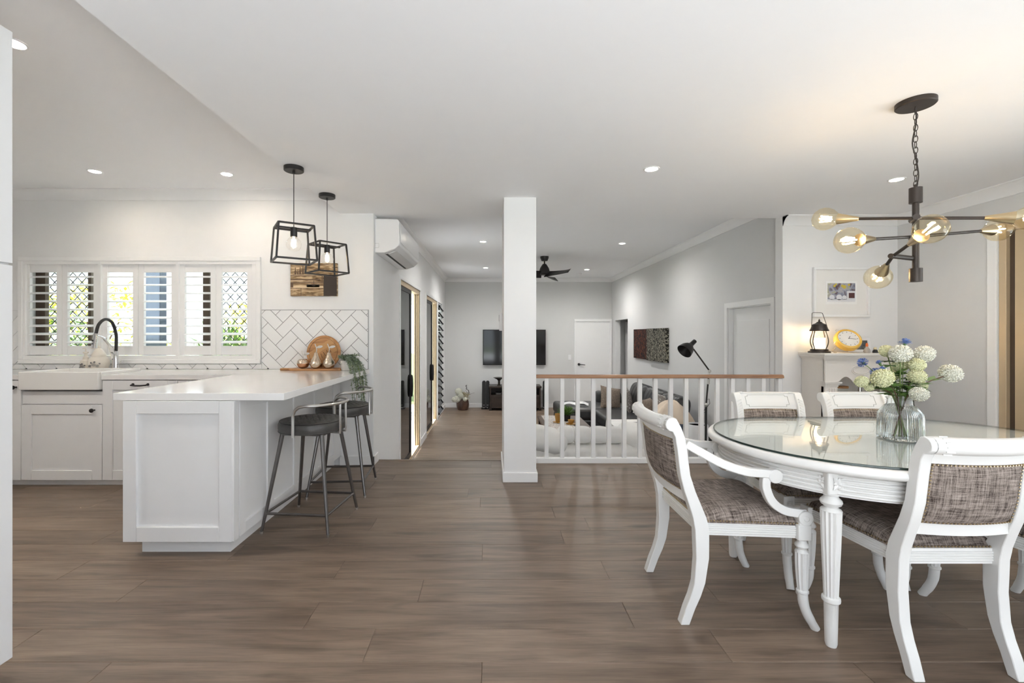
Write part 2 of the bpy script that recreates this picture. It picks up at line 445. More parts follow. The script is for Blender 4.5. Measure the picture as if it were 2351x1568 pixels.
B(XR+.12, XR+1.2, 9.3, YF, ZL-.1, ZL-.002).build('floor_hall', JOINT, kind='structure')
B(2.81, XD+.12, 4.37, 4.48, ZL-.05, ZC).build('wall_mantel', WHITE, kind='structure')
B(2.81, XD+.12, YE+.001, 4.479, ZC+.001, ZH-.001).build('wall_bulkhead', WHITE, kind='structure')
wdn = wall('wall_dining', 'y', XD, XD+.12, YR, 4.37, -.1, ZC, [(-.9, 3.50, 0.0, 2.08)], GREY2)
wall('wall_rear', 'x', YR-.1, YR, -4.84, XD+.12, -.1, ZH, [(-0.5, 2.0, 0.0, 2.32)], WHITE)  # unseen opening without glass, placed and sized to let daylight in
B(-4.84, -4.74, YR, YK, -.1, ZH).build('wall_side', WHITE, kind='structure')
B(.6, XR, YE, YE+.06, ZL, -.012).build('wall_step', WHITE, kind='structure')
col_ = B(.105, .372, 3.754, 4.42, 0, ZC).build('wall_column', WHITE, kind='structure')
B(.093, .384, 3.742, 4.43, 0, .082).build('skirting', TRIM, col_, bevel=.004)
# skirting boards
B(-1.42, XL+.014, YK-.014, YK, 0, .085).build('baseboard_kitchen', TRIM, kind='structure', bevel=.003)
B(XL, XL+.014, YK-.014, YE-.02, 0, .085).build('baseboard_left', TRIM, kind='structure', bevel=.003)
mb = MB(); mb.box(XL, XL+.014, YE+.5, 5.46, ZL, ZL+.1); mb.box(XL, XL+.014, 7.06, 7.64, ZL, ZL+.1); mb.box(XL, XL+.014, 10.15, YF, ZL, ZL+.1)
mb.build('baseboard_living', TRIM, kind='structure')
mb = MB(); mb.box(XL, 1.96, YF-.014, YF, ZL, ZL+.1); mb.build('baseboard_far', TRIM, kind='structure', bevel=.003)
mb = MB(); mb.box(XR-.014, XR, 5.57, 9.5, ZL, ZL+.1); mb.build('baseboard_right', TRIM, kind='structure', bevel=.003)
mb = MB(); mb.box(XD-.014, XD, 3.56, 4.37, 0, .085); mb.build('baseboard_dining', TRIM, kind='structure', bevel=.003)
# coved cornices: profile (offset from wall, drop from ceiling)
COVE = [(0,0),(.085,0),(.085,.008),(.074,.012),(.045,.028),(.026,.05),(.014,.075),(.010,.088),(0,.09)]
def cornice(name, pts, z):
    """pts: polyline in plan, room on the left hand side"""
    n = len(COVE); verts = []; faces = []; P = [Vector(p) for p in pts]
    for i, p in enumerate(P):
        ds = []
        if i > 0: ds.append((P[i]-P[i-1]).normalized())
        if i < len(P)-1: ds.append((P[i+1]-P[i]).normalized())
        ns = [Vector((-d.y, d.x)) for d in ds]
        m = ns[0] if len(ns) == 1 else (ns[0]+ns[1]) / (1 + ns[0].dot(ns[1]))
        for a, b in COVE: verts.append((p.x+m.x*a, p.y+m.y*a, z-b))
    for i in range(len(P)-1):
        for k in range(n): faces.append((i*n+k, i*n+(k+1)%n, (i+1)*n+(k+1)%n, (i+1)*n+k))
    return MB().add(verts, faces).build(name, TRIM, kind='structure')
cornice('trim_1', [(-1.42, YK), (-4.74, YK), (-4.74, YR)], ZH)
cornice('trim_2', [(XR, YE), (XR, YF), (XL, YF), (XL, YE)], ZH)
cornice('trim_3', [(XD, YR), (XD, 4.37), (2.81, 4.37)], ZC)

# ---- herringbone splashback on the kitchen wall: each tile its own piece
def clip(poly, x0, x1, z0, z1):
    def cut(P, inside, inter):
        out = []
        for i in range(len(P)):
            a, b = P[i-1], P[i]
            if inside(b):
                if not inside(a): out.append(inter(a, b))
                out.append(b)
            elif inside(a): out.append(inter(a, b))
        return out
    def ix(x): return lambda a, b: (x, a[1]+(b[1]-a[1])*(x-a[0])/(b[0]-a[0]))
    def iz(z): return lambda a, b: (a[0]+(b[0]-a[0])*(z-a[1])/(b[1]-a[1]), z)
    for ins, it in ((lambda p: p[0] >= x0, ix(x0)), (lambda p: p[0] <= x1, ix(x1)), (lambda p: p[1] >= z0, iz(z0)), (lambda p: p[1] <= z1, iz(z1))):
        if len(poly) < 3: return []
        poly = cut(poly, ins, it)
    return poly
P0 = (-1.8787, 1.406); u = .1; q = sqrt(.5)
def herring(x0, x1, z0, z1):
    for a in range(-40, 60):
        for b in range(-60, 40):
            r = (a-b) % 4
            if r not in (0, 3): continue
            da, db = (2, 1) if r == 0 else (1, 2); g = .019
            cs = []
            for (s, t) in ((a+g, b+g), (a+da-g, b+g), (a+da-g, b+db-g), (a+g, b+db-g)):
                cs.append((P0[0] + u*q*(-s+t), P0[1] + u*q*(-s-t)))
            if max(c[0] for c in cs) < x0 or min(c[0] for c in cs) > x1 or max(c[1] for c in cs) < z0 or min(c[1] for c in cs) > z1: continue
            pl = clip(cs, x0+.001, x1-.001, z0+.001, z1-.001)
            if len(pl) < 3: continue
            ar = abs(sum(pl[i-1][0]*pl[i][1]-pl[i][0]*pl[i-1][1] for i in range(len(pl))))/2
            if ar < 8e-5: continue
            MB().prism(pl, YK-.010, YK-.003, 'y').build('tile', TILE, wk)
for (x0, x1, z0, z1) in ((-2.150, -1.156, .90, 1.452), (-4.74, -2.150, .90, .948), (-4.74, -4.420, .948, 1.452)):
    B(x0, x1, YK-.0045, YK+.001, z0, z1).build('grout_bed', GROUT, wk)
    herring(x0, x1, z0, z1)
mb = MB(); mb.box(-2.15, -1.150, YK-.012, YK, 1.452, 1.457); mb.box(-1.156, -1.150, YK-.012, YK, .90, 1.457)
mb.build('tile_edge_trim', mat('grey_edge_trim', (.45,.45,.46), .4, .5), wk)

# ---- kitchen window with plantation shutters
w1 = thing('window_1', (-3.285, YK, .952), kind='structure')
def W1(x): return x + 3.285
def Wz(z): return z - .952
X0, X1, Z0, Z1 = -4.415, -2.155, .952, 1.95
mb = MB()
for (a, b, c, d) in ((X0, X1, Z1-.04, Z1), (X0, X1, Z0, Z0+.04), (X0, X0+.04, Z0+.04, Z1-.04), (X1-.04, X1, Z0+.04, Z1-.04)):
    mb.box(W1(a), W1(b), -.03, .0, Wz(c), Wz(d))
mb.build('casing', TRIM, w1, bevel=.004)
mb = MB()
for (a, b, c, d) in ((X0+.03, X1-.03, Z1-.07, Z1-.03), (X0+.03, X1-.03, Z0+.03, Z0+.075), (X0+.03, X0+.062, Z0+.075, Z1-.07), (X1-.08, X1-.03, Z0+.075, Z1-.07)):
    mb.box(W1(a), W1(b), -.022, .05, Wz(c), Wz(d))
mb.build('inner_frame', TRIM, w1, bevel=.002)
def px(x, Y): return (x-1128.0)/F*Y
edges = [(51.6,137.6),(138.4,222.8),(230,313.5),(314.5,402.5),(408.7,492.6),(493.4,577)]
for k, x in enumerate((226.4, 405.6)):
    B(W1(px(x-3.2,4.22)), W1(px(x+3.2,4.22)), -.024, .05, Wz(1.0), Wz(1.91)).build('mullion', TRIM, w1)
for k, (a, b) in enumerate(edges):
    xa, xb = W1(px(a, 4.23)), W1(px(b, 4.23)); pz0, pz1 = Wz(1.032), Wz(1.900); sw = .05
    fr = MB(); fr.box(xa, xa+sw, -.014, .014, pz0, pz1); fr.box(xb-sw, xb, -.014, .014, pz0, pz1)
    fr.box(xa+sw, xb-sw, -.012, .012, pz1-.092, pz1); fr.box(xa+sw, xb-sw, -.012, .012, pz0, pz0+.085)
    p_ = fr.build('shutter_panel', TRIM, w1, bevel=.002, loc=(0, .012, 0))
    zz = pz0+.085+.036
    sl = MB()
    prof = [(.032*cos(t), .0055*sin(t)) for t in [2*pi*i/10 for i in range(10)]]
    ct, snt = cos(radians(-20)), sin(radians(-20))
    sl.prism([(y*ct-z*snt, -(y*snt+z*ct)) for y, z in prof], xa+sw+.001, xb-sw-.001, 'x')
    sme = sl.mesh('slat'); sme.materials.append(TRIM)
    for i in range(9):
        o = bpy.data.objects.new('slat', sme); COL.objects.link(o); o.parent = p_; o.location = (0, 0, zz + i*.0768)
    hx = xa if k in (0, 2, 4) else xb
    for hz in (pz0+.16, pz1-.16):
        B(hx-.008, hx+.008, -.03, -.01, hz-.035, hz+.035).build('hinge', PLASTIC, p_)
# aluminium sashes, glass and diamond security grille outside the shutters
mb = MB()
for a, b in ((-4.36,-4.27),(-3.86,-3.83),(-2.76,-2.70),(-2.24,-2.20)): mb.box(W1(a), W1(b), .085, .125, Wz(.985), Wz(1.915))
mb.box(W1(-4.37), W1(-2.20), .083, .127, Wz(.985), Wz(1.02)); mb.box(W1(-4.37), W1(-2.20), .083, .127, Wz(1.88), Wz(1.915))
mb.build('sash_frame', GOLDDK, w1)
B(W1(-4.37), W1(-2.20), .100, .104, Wz(.985), Wz(1.915)).build('pane', CLEAR, w1)
for (ga, gb) in ((-4.27, -3.86), (-2.70, -2.24)):
    mb = MB(); pitch = .088; n = int((gb-ga+.9)/pitch)+2
    for i in range(-12, n+2):
        for sgn in (1, -1):
            x_ = ga + i*pitch; z_ = 1.02; x2 = x_ + sgn*.80; z2 = 1.88
            if sgn < 0: x_ += .0
            # clip bar to the sash
            t0, t1 = 0.0, 1.0; dx = x2-x_
            lo, hi = sorted(((ga-x_)/dx, (gb-x_)/dx)); t0 = max(t0, lo); t1 = min(t1, hi)
            if t1-t0 < .02: continue
            mb.tube([(W1(x_+dx*t0), .135, Wz(z_+(z2-z_)*t0)), (W1(x_+dx*t1), .135, Wz(z_+(z2-z_)*t1))], .004, 4)
    mb.build('security_grille', BLACK, w1)

# ---- sliding doors and louvre window in the left living wall
def sliding(name, y0, y1, dark_to):
    d = thing(name, (XL-.07, (y0+y1)/2, ZL), kind='structure'); h = 2.41; c = (y0+y1)/2
    def L(y): return y-c
    mb = MB(); mb.box(-.014, .064, L(y0), L(y0)+.03, .035, h-.06); mb.box(-.014, .064, L(y1)-.03, L(y1), .035, h-.06)
    mb.box(-.014, .066, L(y0), L(y1), h-.06, h); mb.box(-.014, .066, L(y0), L(y1), 0, .035)
    mb.build('frame', GOLDFR, d, bevel=.002)
    # screen door slid to the near half
    a, b = L(y0)+.03, L(dark_to); mb = MB()
    mb.box(.030, .056, a, a+.045, .035, h-.06); mb.box(.030, .056, b-.06, b, .035, h-.06); mb.box(.031, .055, a+.045, b-.06, h-.11, h-.06); mb.box(.031, .055, a+.045, b-.06, .035, .1)
    s = mb.build('screen_door', BLACK, d)
    B(.041, .045, a+.04, b-.05, .1, h-.1).build('tinted_panel', DARKGL, s)
    mb = MB(); cz = 1.02
    mb.tube([(.066, b-.03 + .06*sin(t), cz + .145*cos(t)) for t in [pi*2*i/24 for i in range(25)]], .011, 6, caps=False)
    mb.tube([(.066, b-.03, cz-.12), (.074, b-.03, cz), (.066, b-.03, cz+.12)], [.008,.014,.008], 6)
    mb.build('handle', BLACK, s)
    # edges of the glass leaf parked against the far jamb
    b = L(y1)-.03; mb = MB()
    mb.box(-.010, .012, b-.05, b-.002, .036, h-.061); mb.box(.018, .040, b-.03, b-.002, .036, h-.061)
    mb.build('parked_leaf', GOLDFR, d, bevel=.002)
    B(.012, .018, b-.032, b-.004, .036, h-.061).build('track_seal', GOLDDK, d)
    return d
sliding('door_1', 5.48, 7.02, 6.36)
sliding('door_2', 7.67, 9.20, 8.62)
# white casings around the openings
mb = MB()
for y0, y1 in ((5.48,7.02),(7.67,9.20),(9.33,10.12)):
    mb.box(XL-.005, XL+.014, y0-.045, y0, ZL, 1.90); mb.box(XL-.005, XL+.014, y1, y1+.045, ZL, 1.90); mb.box(XL-.005, XL+.014, y0-.045, y1+.045, 1.90, 1.945)
mb.build('trim_4', TRIM, kind='structure')
w2 = thing('window_2', (XL-.045, 9.725, ZL+.02), kind='structure')
mb = MB(); mb.box(-.04,.04,-.39,-.36,0,2.39); mb.box(-.04,.04,.36,.39,0,2.39); mb.box(-.04,.04,-.39,.39,2.36,2.39); mb.box(-.04,.04,-.39,.39,0,.03)
mb.build('frame', TRIM, w2)
for i in range(16):
    z = .12 + i*.145
    M = Matrix.Rotation(radians(52), 3, 'Y')
    MB().obox((.03, 0, z), (.155, .71, .007), M).build('louvre', LOUVG if i % 1 == 0 else CLEAR, w2)
    for s in (-1, 1): MB().obox((.03, s*.35, z), (.16, .015, .035), M).build('clip', BLACK, w2)

# ---- panel doors in the living room
def lever(parent, c, d):
    mb = MB(); mb.cyl(c, (c[0], c[1]-.012, c[2]), .03); mb.cyl((c[0], c[1]-.01, c[2]), (c[0], c[1]-.045, c[2]), .009)
    mb.tube([(c[0], c[1]-.045, c[2]), (c[0]+d*.14, c[1]-.045, c[2]-.012)], .009, 8)
    mb.build('handle', BLACK, parent)
d3 = thing('door_3', (2.42, YF, ZL), kind='structure')
mb = MB(); mb.box(-.447, -.395, -.03, 0, 0, 2.05); mb.box(.395, .447, -.03, 0, 0, 2.05); mb.box(-.447, .447, -.03, 0, 2.05, 2.11)
mb.build('architrave', TRIM, d3, bevel=.003)
leaf = B(-.395, .395, -.012, 0, .01, 2.05).build('door_leaf', TRIM, d3)
lever(leaf, (-.335, -.012, 1.03), 1)
d4 = thing('door_4', (XR, 5.07, ZL), kind='structure')
mb = MB(); mb.box(-.018, .0, -.49, -.43, 0, 2.055); mb.box(-.018, .0, .43, .49, 0, 2.055); mb.box(-.018, .0, -.49, .49, 2.055, 2.115)
mb.box(.001, .118, -.429, -.415, 0, 2.045); mb.box(.001, .118, .415, .429, 0, 2.045); mb.box(.001, .118, -.429, .429, 2.045, 2.059)
mb.build('architrave', TRIM, d4)
leaf = B(.055, .09, -.413, .413, .008, 2.043).build('door_leaf', TRIM, d4)
B(.048, .056, -.30, .30, .2, 1.9).build('door_panel', TRIM, leaf, bevel=.006)
mb = MB(); mb.cyl((.055, -.355, 1.02), (.04, -.355, 1.02), .026); mb.tube([(.055,-.355,1.02),(.0,-.355,1.02),(.0,-.25,1.02)], .009, 8); mb.build('handle', BLACK, leaf)
B(XR+.3, XR+.34, 9.42, YF-.05, ZL, 1.53).build('door_5', TRIM, kind='structure', bevel=.003)

# ---- large sliding door on the dining side
d6 = thing('door_6', (XD, .95, 0), kind='structure')
mb = MB(); mb.box(-.016, .0, 2.555, 2.62, 0, 2.085); mb.box(-.016, .0, -1.9, 2.62, 2.085, 2.145); mb.build('architrave', TRIM, d6, bevel=.003)
mb = MB(); mb.box(.0, .11, 2.50, 2.55, 0, 2.08); mb.box(.0, .11, -1.85, -1.80, 0, 2.08); mb.box(.0, .11, -1.80, 2.50, 2.01, 2.08); mb.box(0, .11, -1.80, 2.50, 0, .03)
mb.build('frame', GOLDFR, d6, bevel=.003)
B(.03, .06, 2.46, 2.50, .03, 2.01).build('jamb_channel', GOLDDK, d6)
for i, y in enumerate((2.46, 1.22)):
    y1 = y; y0 = y - 1.30; mb = MB()
    x0 = .02 if i == 0 else .06
    mb.box(x0, x0+.035, y1-.085, y1, .03, 2.01); mb.box(x0, x0+.035, y0, y0+.085, .03, 2.01); mb.box(x0, x0+.035, y0+.085, y1-.085, 1.94, 2.01); mb.box(x0, x0+.035, y0+.085, y1-.085, .03, .12)
    lf = mb.build('door_leaf', GOLDFR, d6, bevel=.003)
    B(x0+.014, x0+.02, y0+.08, y1-.08, .11, 1.95).build('pane', DARKGL if i == 0 else CLEAR, lf)
    B(x0-.003, x0+.006, y1-.1, y1-.085, .11, 1.95).build('gasket', BLACK, lf)

# ------------------------------------------------------------------ balustrade
bal = thing('balustrade', (1.56, 4.33, 0), label='white balustrade with square balusters under a stained timber handrail', cat='balustrade')
rl, rr = .372-1.56, 2.81-1.56
mb = MB(); mb.prism([(-.032,.808),(.032,.808),(.034,.822),(.026,.838),(.010,.842),(-.010,.842),(-.026,.838),(-.034,.822)], rl, rr-.03, 'x')
mb.build('handrail', RAILW, bal, bevel=.003)
B(rl, rr, -.03, .03, 0, .048).build('bottom_rail', TRIM, bal, bevel=.003)
bme = B(-.018, .018, -.018, .018, .046, .81).mesh('baluster'); bme.materials.append(TRIM)
for i, zx in enumerate((207,343,479,614,750,883,1018,1153,1287,1420,1553,1690,1823,1957,2090,2233)):
    o = bpy.data.objects.new('baluster', bme); COL.objects.link(o); o.parent = bal; o.location = (px(1200+zx*.26372, 4.33)-1.56, 0, 0)
ic = thing('wall_intercom', (.105, 4.30, 1.26), label='white wall controller on the side of the square column', cat='controller')
B(-.03, 0, -.04, .04, 0, .17).build('housing', PLASTIC, ic, bevel=.004); B(-.034, -.029, -.025, .025, .09, .15).build('display', GREYPL, ic)

# ------------------------------------------------------------------ kitchen joinery
kb = thing('kitchen_bar', (-1.74, 3.37, 0), label='white shaker panelled breakfast bar base standing behind the two stools', cat='bar')
def K(x0,x1,y0,y1,z0,z1): return B(x0+1.74, x1+1.74, y0-3.37, y1-3.37, z0, z1)
K(-2.01, -1.43, 2.51, YK-.016, .088, .858).build('body', CAB, kb)
K(-1.965, -1.468, 2.55, YK-.016, 0, .09).build('kickboard', CAB, kb)
ep = K(-2.02, -1.42, 2.498, 2.512, .085, .858).build('end_panel', CAB, kb)
def shaker(parent, name, mk, a, b, c, d, w, wt=None, wb=None):
    """four framing strips: mk(u0,u1,z0,z1) gives MB"""
    wt = wt or w; wb = wb or w
    for nm, q_ in (('stile', (a, a+w, c, d)), ('stile', (b-w, b, c, d)), ('rail', (a+w+.0006, b-w-.0006, d-wt, d)), ('rail', (a+w+.0006, b-w-.0006, c, c+wb))):
        mk(*q_).build(nm, CAB, parent, bevel=.0015, seg=1)
shaker(ep, 'e', lambda u0,u1,z0,z1: K(u0, u1, 2.482, 2.499, z0, z1), -2.02, -1.42, .085, .858, .073, .07, .08)
sp = K(-1.432, -1.420, 2.512, YK-.016, .088, .858).build('side_panel', CAB, kb)
for nm, y0, y1, z0, z1 in (('corner_post', 2.482, 2.53, .088, .858), ('stile', 2.54, 2.60, .088, .858), ('stile', 2.86, 2.947, .088, .858), ('stile', 3.24, 3.30, .088, .858), ('stile', 3.62, 3.69, .088, .858), ('stile', 4.05, YK-.018, .088, .858),
                           ('rail', 2.60, 2.86, .088, .15), ('rail', 2.947, 3.24, .088, .15), ('rail', 3.30, 3.62, .088, .15), ('rail', 3.69, 4.05, .088, .15),
                           ('rail', 2.60, 2.86, .80, .858), ('rail', 2.947, 3.24, .80, .858), ('rail', 3.30, 3.62, .80, .858), ('rail', 3.69, 4.05, .80, .858)):
    K(-1.421, -1.410, y0, y1, z0, z1).build(nm, CAB, sp, bevel=.0015, seg=1)

bt = thing('benchtop', (-2.6, 3.9, .86), label='glossy white stone benchtop running from the sink wall out over the bar', cat='benchtop')
poly = [(-4.73,YK-.012),(-1.14,YK-.012),(-1.14,2.49),(-2.08,2.49),(-2.08,3.635),(-3.130,3.635),(-3.130,4.06),(-3.782,4.06),(-3.782,3.635),(-4.73,3.635)]
MB().prism([(x+2.6, y-3.9) for x, y in poly], 0.0, .04, 'z').build('slab', STONE, bt, bevel=.002)

def base_unit(name, x0, x1, label, build):
    t = thing(name, ((x0+x1)/2, 3.94, 0), label=label, cat='cabinet', group='cabinets under the window bench')
    c = (x0+x1)/2; h = .858
    B(x0-c+.001, x1-c-.001, -.27, .29, .05, h).build('carcass', CAB, t) if name != 'sink_cabinet' else B(x0-c+.001, x1-c-.001, -.27, .29, .05, .765).build('carcass', CAB, t)
    B(x0-c, x1-c, -.25, .28, 0, .05).build('kickboard', CAB, t)
    build(t, x0-c, x1-c); return t
def front(t, name, a, b, z0, z1, w=.08, plain=False):
    d = B(a+.002, b-.002, -.285, -.271, z0, z1).build(name, CAB, t)
    if not plain: shaker(d, 'd', lambda u0,u1,c,e: B(u0, u1, -.297, -.284, c, e), a+.002, b-.002, z0, z1, w, w*.95, w*.95)
    return d
def knob(d, x, z):
    mb = MB(); mb.lathe([(.006,0),(.006,.018),(.012,.022),(.017,.03),(.016,.036),(.008,.04),(0,.041)], 14, (x, -.296, z), Matrix.Rotation(radians(90), 3, 'X')); mb.build('knob', BLACK, d)
def u_sink(t, a, b):
    front(t, 'false_front', a, b, .664, .763, plain=True); d = front(t, 'cabinet_door', a, b, .052, .658); knob(d, b-.06, .616)
base_unit('sink_cabinet', -3.783, -3.130, 'white shaker cabinet with black knob directly beneath the apron sink', u_sink)
def u_dw(t, a, b):
    d = front(t, 'cabinet_door', a, b, .052, .855)
    c = a+.31; mb = MB(); mb.tube([(c-.06,-.297,.822),(c-.058,-.325,.818),(c-.02,-.33,.815),(c+.02,-.33,.815),(c+.058,-.325,.818),(c+.06,-.297,.822)], .006, 8); mb.ball((c-.06,-.30,.822), .011, 10, 6); mb.ball((c+.06,-.30,.822), .011, 10, 6); mb.build('pull', BLACK, d)
base_unit('appliance_cabinet', -3.130, -2.523, 'white shaker front with dark bar pull, right of the apron sink', u_dw)
def u_corner(t, a, b): front(t, 'cabinet_door', a, b, .052, .855)
base_unit('corner_cabinet', -2.523, -2.09, 'plain white corner cabinet behind the bar end', u_corner)
def u_left(t, a, b):
    d = front(t, 'cabinet_door', a, b, .052, .855); knob(d, b-.035, .80)
base_unit('drawer_cabinet', -4.40, -3.783, 'white cabinet left of the apron sink, mostly behind the tall cabinet', u_left)

tc_ = thing('tall_cabinet', (-2.05, .9, 0), label='tall white pantry cabinet at the left picture edge', cat='cabinet')
B(-.33, .312, -.73, .73, .06, 2.31).build('carcass', CAB, tc_); B(-.33, .27, -.71, .70, 0, .06).build('kickboard', CAB, tc_)
B(.312, .33, -.729, .728, .062, 1.470).build('lower_door', CAB, tc_, bevel=.0015); B(.312, .33, -.729, .728, 1.477, 2.308).build('upper_door', CAB, tc_, bevel=.0015)

# apron sink
sk = thing('apron_sink', (-3.456, 3.852, .78), label='white ceramic farmhouse sink with plain apron front under the window', cat='sink')
mb = MB()
mb.box(-.32, .32, -.24, -.212, 0, .145); mb.box(-.32, -.295, -.212, .203, .0, .145); mb.box(.295, .32, -.212, .203, 0, .145); mb.box(-.295, .295, .175, .203, 0, .145); mb.box(-.295, .295, -.212, .175, 0, .02)
mb.build('basin', CERAMIC, sk, bevel=.007, seg=3)
mb = MB(); mb.lathe([(.0,.0),(.035,.0),(.035,.004),(0,.004)], 16, (0,0,.02)); mb.build('drain', CHROME, sk)

fa = thing('kitchen_tap', (-3.43, 4.135, .90), label='chrome pull-out kitchen tap with arched black hose behind the sink', cat='tap')
mb = MB(); mb.lathe([(.034,0),(.034,.006),(.027,.012),(.024,.10),(.018,.17),(.014,.175)], 20); mb.build('body', CHROME, fa)
MB().tube(smooth_path([(0.004,0,.17),(.006,0,.25),(.008,-.005,.33),(.02,-.06,.43),(.035,-.15,.458),(.05,-.235,.41),(.06,-.275,.325)], 5), .0125, 12).build('hose', BLACK, fa)
MB().tube(smooth_path([(-.012,-.01,.10),(.0,-.05,.20),(.03,-.16,.29),(.058,-.262,.315)], 6), [.016]*7+[.012]*6+[.008]*6, 10).build('support_arm', CHROME, fa)
mb = MB(); mb.cyl((.06,-.275,.33), (.066,-.30,.205), .017, .022, 18); mb.build('spray_head', CHROME, fa)
mb = MB(); mb.cyl((.06,-.297,.275), (.06,-.31,.273), .007, n=10); mb.cyl((.064,-.302,.245), (.064,-.314,.243), .007, n=10); mb.build('buttons', BLACK, fa)
mb = MB(); mb.tube([(.026,0,.06),(.05,-.02,.065),(.085,-.03,.085)], [.008,.006,.004], 8); mb.build('lever', CHROME, fa)

ROSE = mat('grey_rose_print', (.74,.68,.60), .3, var=.02)
def flower_print(parent, r, z, a):
    mb = MB()
    for (da, dz, s) in ((0,0,.016),(.35,-.012,.011),(-.4,-.014,.012),(.1,.022,.007),(-.25,.016,.006),(.55,.008,.006)):
        an = a+da; rr = r+.001
        c = Vector((rr*cos(an), rr*sin(an), z+dz)); M = Matrix.Rotation(an, 3, 'Z') @ Matrix.Rotation(radians(90), 3, 'Y')
        for ring in (1.0, .6, .25):
            pts = [c + M @ Vector((s*ring*cos(t)*(1+.15*sin(5*t)), s*ring*sin(t)*(1+.15*sin(5*t)), 0)) for t in [2*pi*i/14 for i in range(15)]]
            mb.tube(pts, .0012, 4, caps=False)
    mb.build('rose_print', mat('rose_ink', (.16,.155,.16), .5), parent)
sb_ = thing('soap_bottle', (px(197,4.14), 4.14, .90), label='small white soap bottle with grey rose print, left of the tap', cat='bottle')
MB().lathe([(.033,0),(.040,.01),(.042,.06),(.038,.085),(.030,.092),(.022,.10),(.020,.12),(.012,.126),(.012,.15),(.02,.153),(.02,.165),(.005,.17)], 24).build('bottle', ROSE, sb_)
flower_print(sb_, .0425, .035, -1.6); MB().tube([(0,0,.165),(0,0,.195),(0,-.03,.197)], .005, 8).build('pump', ROSE, sb_)
cj = thing('canister', (px(227,4.12), 4.12, .90), label='round cream canister with grey rose print and domed lid beside the tap', cat='canister')
MB().lathe([(.05,0),(.066,.012),(.078,.05),(.076,.085),(.062,.115),(.05,.125)], 28).build('jar', ROSE, cj)
flower_print(cj, .079, .055, -1.35); MB().lathe([(.052,.125),(.054,.132),(.05,.15),(.03,.185),(.012,.20),(.014,.215),(0,.225)], 24).build('lid', ROSE, cj)

# things at the wall end of the bar
sbd = thing('serving_board', (-1.62, 4.10, .90), label='long flat timber serving board under the metal fruit', cat='board')
mb = MB(); mb.prism([(-.17,-.075),(.22,-.075),(.27,-.04),(.27,.04),(.22,.075),(-.17,.075),(-.20,.03),(-.28,.03),(-.28,-.03),(-.20,-.03)], 0, .02); mb.build('board', BOARDW, sbd, bevel=.004)
rb = thing('round_board', (-1.545, 4.185, .905), label='round timber cutting board leaning against the herringbone tiles', cat='board')
M = Matrix.Rotation(radians(-8), 3, 'X')
mb = MB(); mb.lathe([(0,-.011),(.15,-.011),(.156,-.006),(.156,.006),(.15,.011),(0,.011)], 48, (0,-.008,.155), M @ Matrix.Rotation(radians(90), 3, 'X')); mb.build('disc', BOARDW, rb)
c0 = Vector((0,-.008,.155)); R45 = M @ Matrix.Rotation(radians(-35), 3, 'Y')
for k, (u0, u1, cl) in enumerate(((-.06,.012,(.42,.22,.085)), (.016,.07,(.50,.28,.12)))):
    L_ = sqrt(.15**2 - max(abs(u0),abs(u1))**2)
    MB().obox(c0 + R45 @ Vector((0,-.0115,(u0+u1)/2)), (2*L_, .002, u1-u0), R45).build('stave', mat('pale_stave_%d' % k, cl, .5, var=.2, scale=14), rb)
ring = MB(); ring.tube([c0 + M @ Vector((.13*cos(t), -.0125, .13*sin(t))) for t in [2*pi*i/48 for i in range(49)]], .0015, 4, caps=False)
for i in range(5): ring.obox(c0 + R45 @ Vector((-.06+.03*i, -.0132, -.02)), (.004, .001, .045), R45 @ Matrix.Rotation(.25*(i%2), 3, 'Y'))
ring.build('burnt_mark', mat('burnt_wood', (.10,.045,.02), .7), rb)
def metal_fruit(kind, x, y, label, sc=1.0):
    t = thing('metal_%s' % kind, (x, y, .92), label=label, cat='ornament', group='metal fruit on the serving board')
    if kind == 'pear': lo = [(.02,0),(.045,.012),(.058,.035),(.058,.048)]; hi = [(.0585,.048),(.052,.07),(.036,.098),(.024,.125),(.018,.15),(.010,.158),(0,.16)]; top = .158
    else: lo = [(.018,0),(.042,.012),(.054,.035),(.054,.046)]; hi = [(.0545,.046),(.050,.068),(.034,.084),(.012,.088),(0,.082)]; top = .083
    MB().lathe([(r*sc, z*sc) for r, z in lo], 24).build('lower_half', COPPER if kind == 'apple' else SILVER, t)
    MB().lathe([(r*sc, z*sc) for r, z in hi], 24).build('upper_half', SILVER, t)
    MB().tube(smooth_path([(0,0,top*sc),(.004,0,top*sc+.03),(-.012,0,top*sc+.075)], 4), .004, 8).build('stem', STEEL, t)
    MB().ball((.03,0,top*sc+.048), (.028,.003,.012), 12, 6, Matrix.Rotation(radians(-12), 3, 'Y')).build('leaf', STEEL, t)
metal_fruit('apple', px(696,4.08), 4.08, 'copper and silver metal apple, left of the two metal pears', .98)
metal_fruit('pear', px(726,4.06), 4.06, 'silver metal pear standing in the middle of the fruit', .92)
metal_fruit('pear', px(755,4.06), 4.06, 'silver metal pear nearest the trailing plant', .92)

def leafmesh(mb, c, d, n, l, w, fold=.25):
    d = Vector(d).normalized(); n = Vector(n); s = d.cross(n); s = s.normalized() if s.length > 1e-6 else d.orthogonal().normalized(); n2 = s.cross(d).normalized()
    c = Vector(c)
    mb.add([c, c+d*l*.45+s*w/2+n2*w*fold, c+d*l, c+d*l*.45-s*w/2+n2*w*fold, c+d*l*.5], [(0,1,4),(1,2,4),(0,4,3),(4,2,3)])

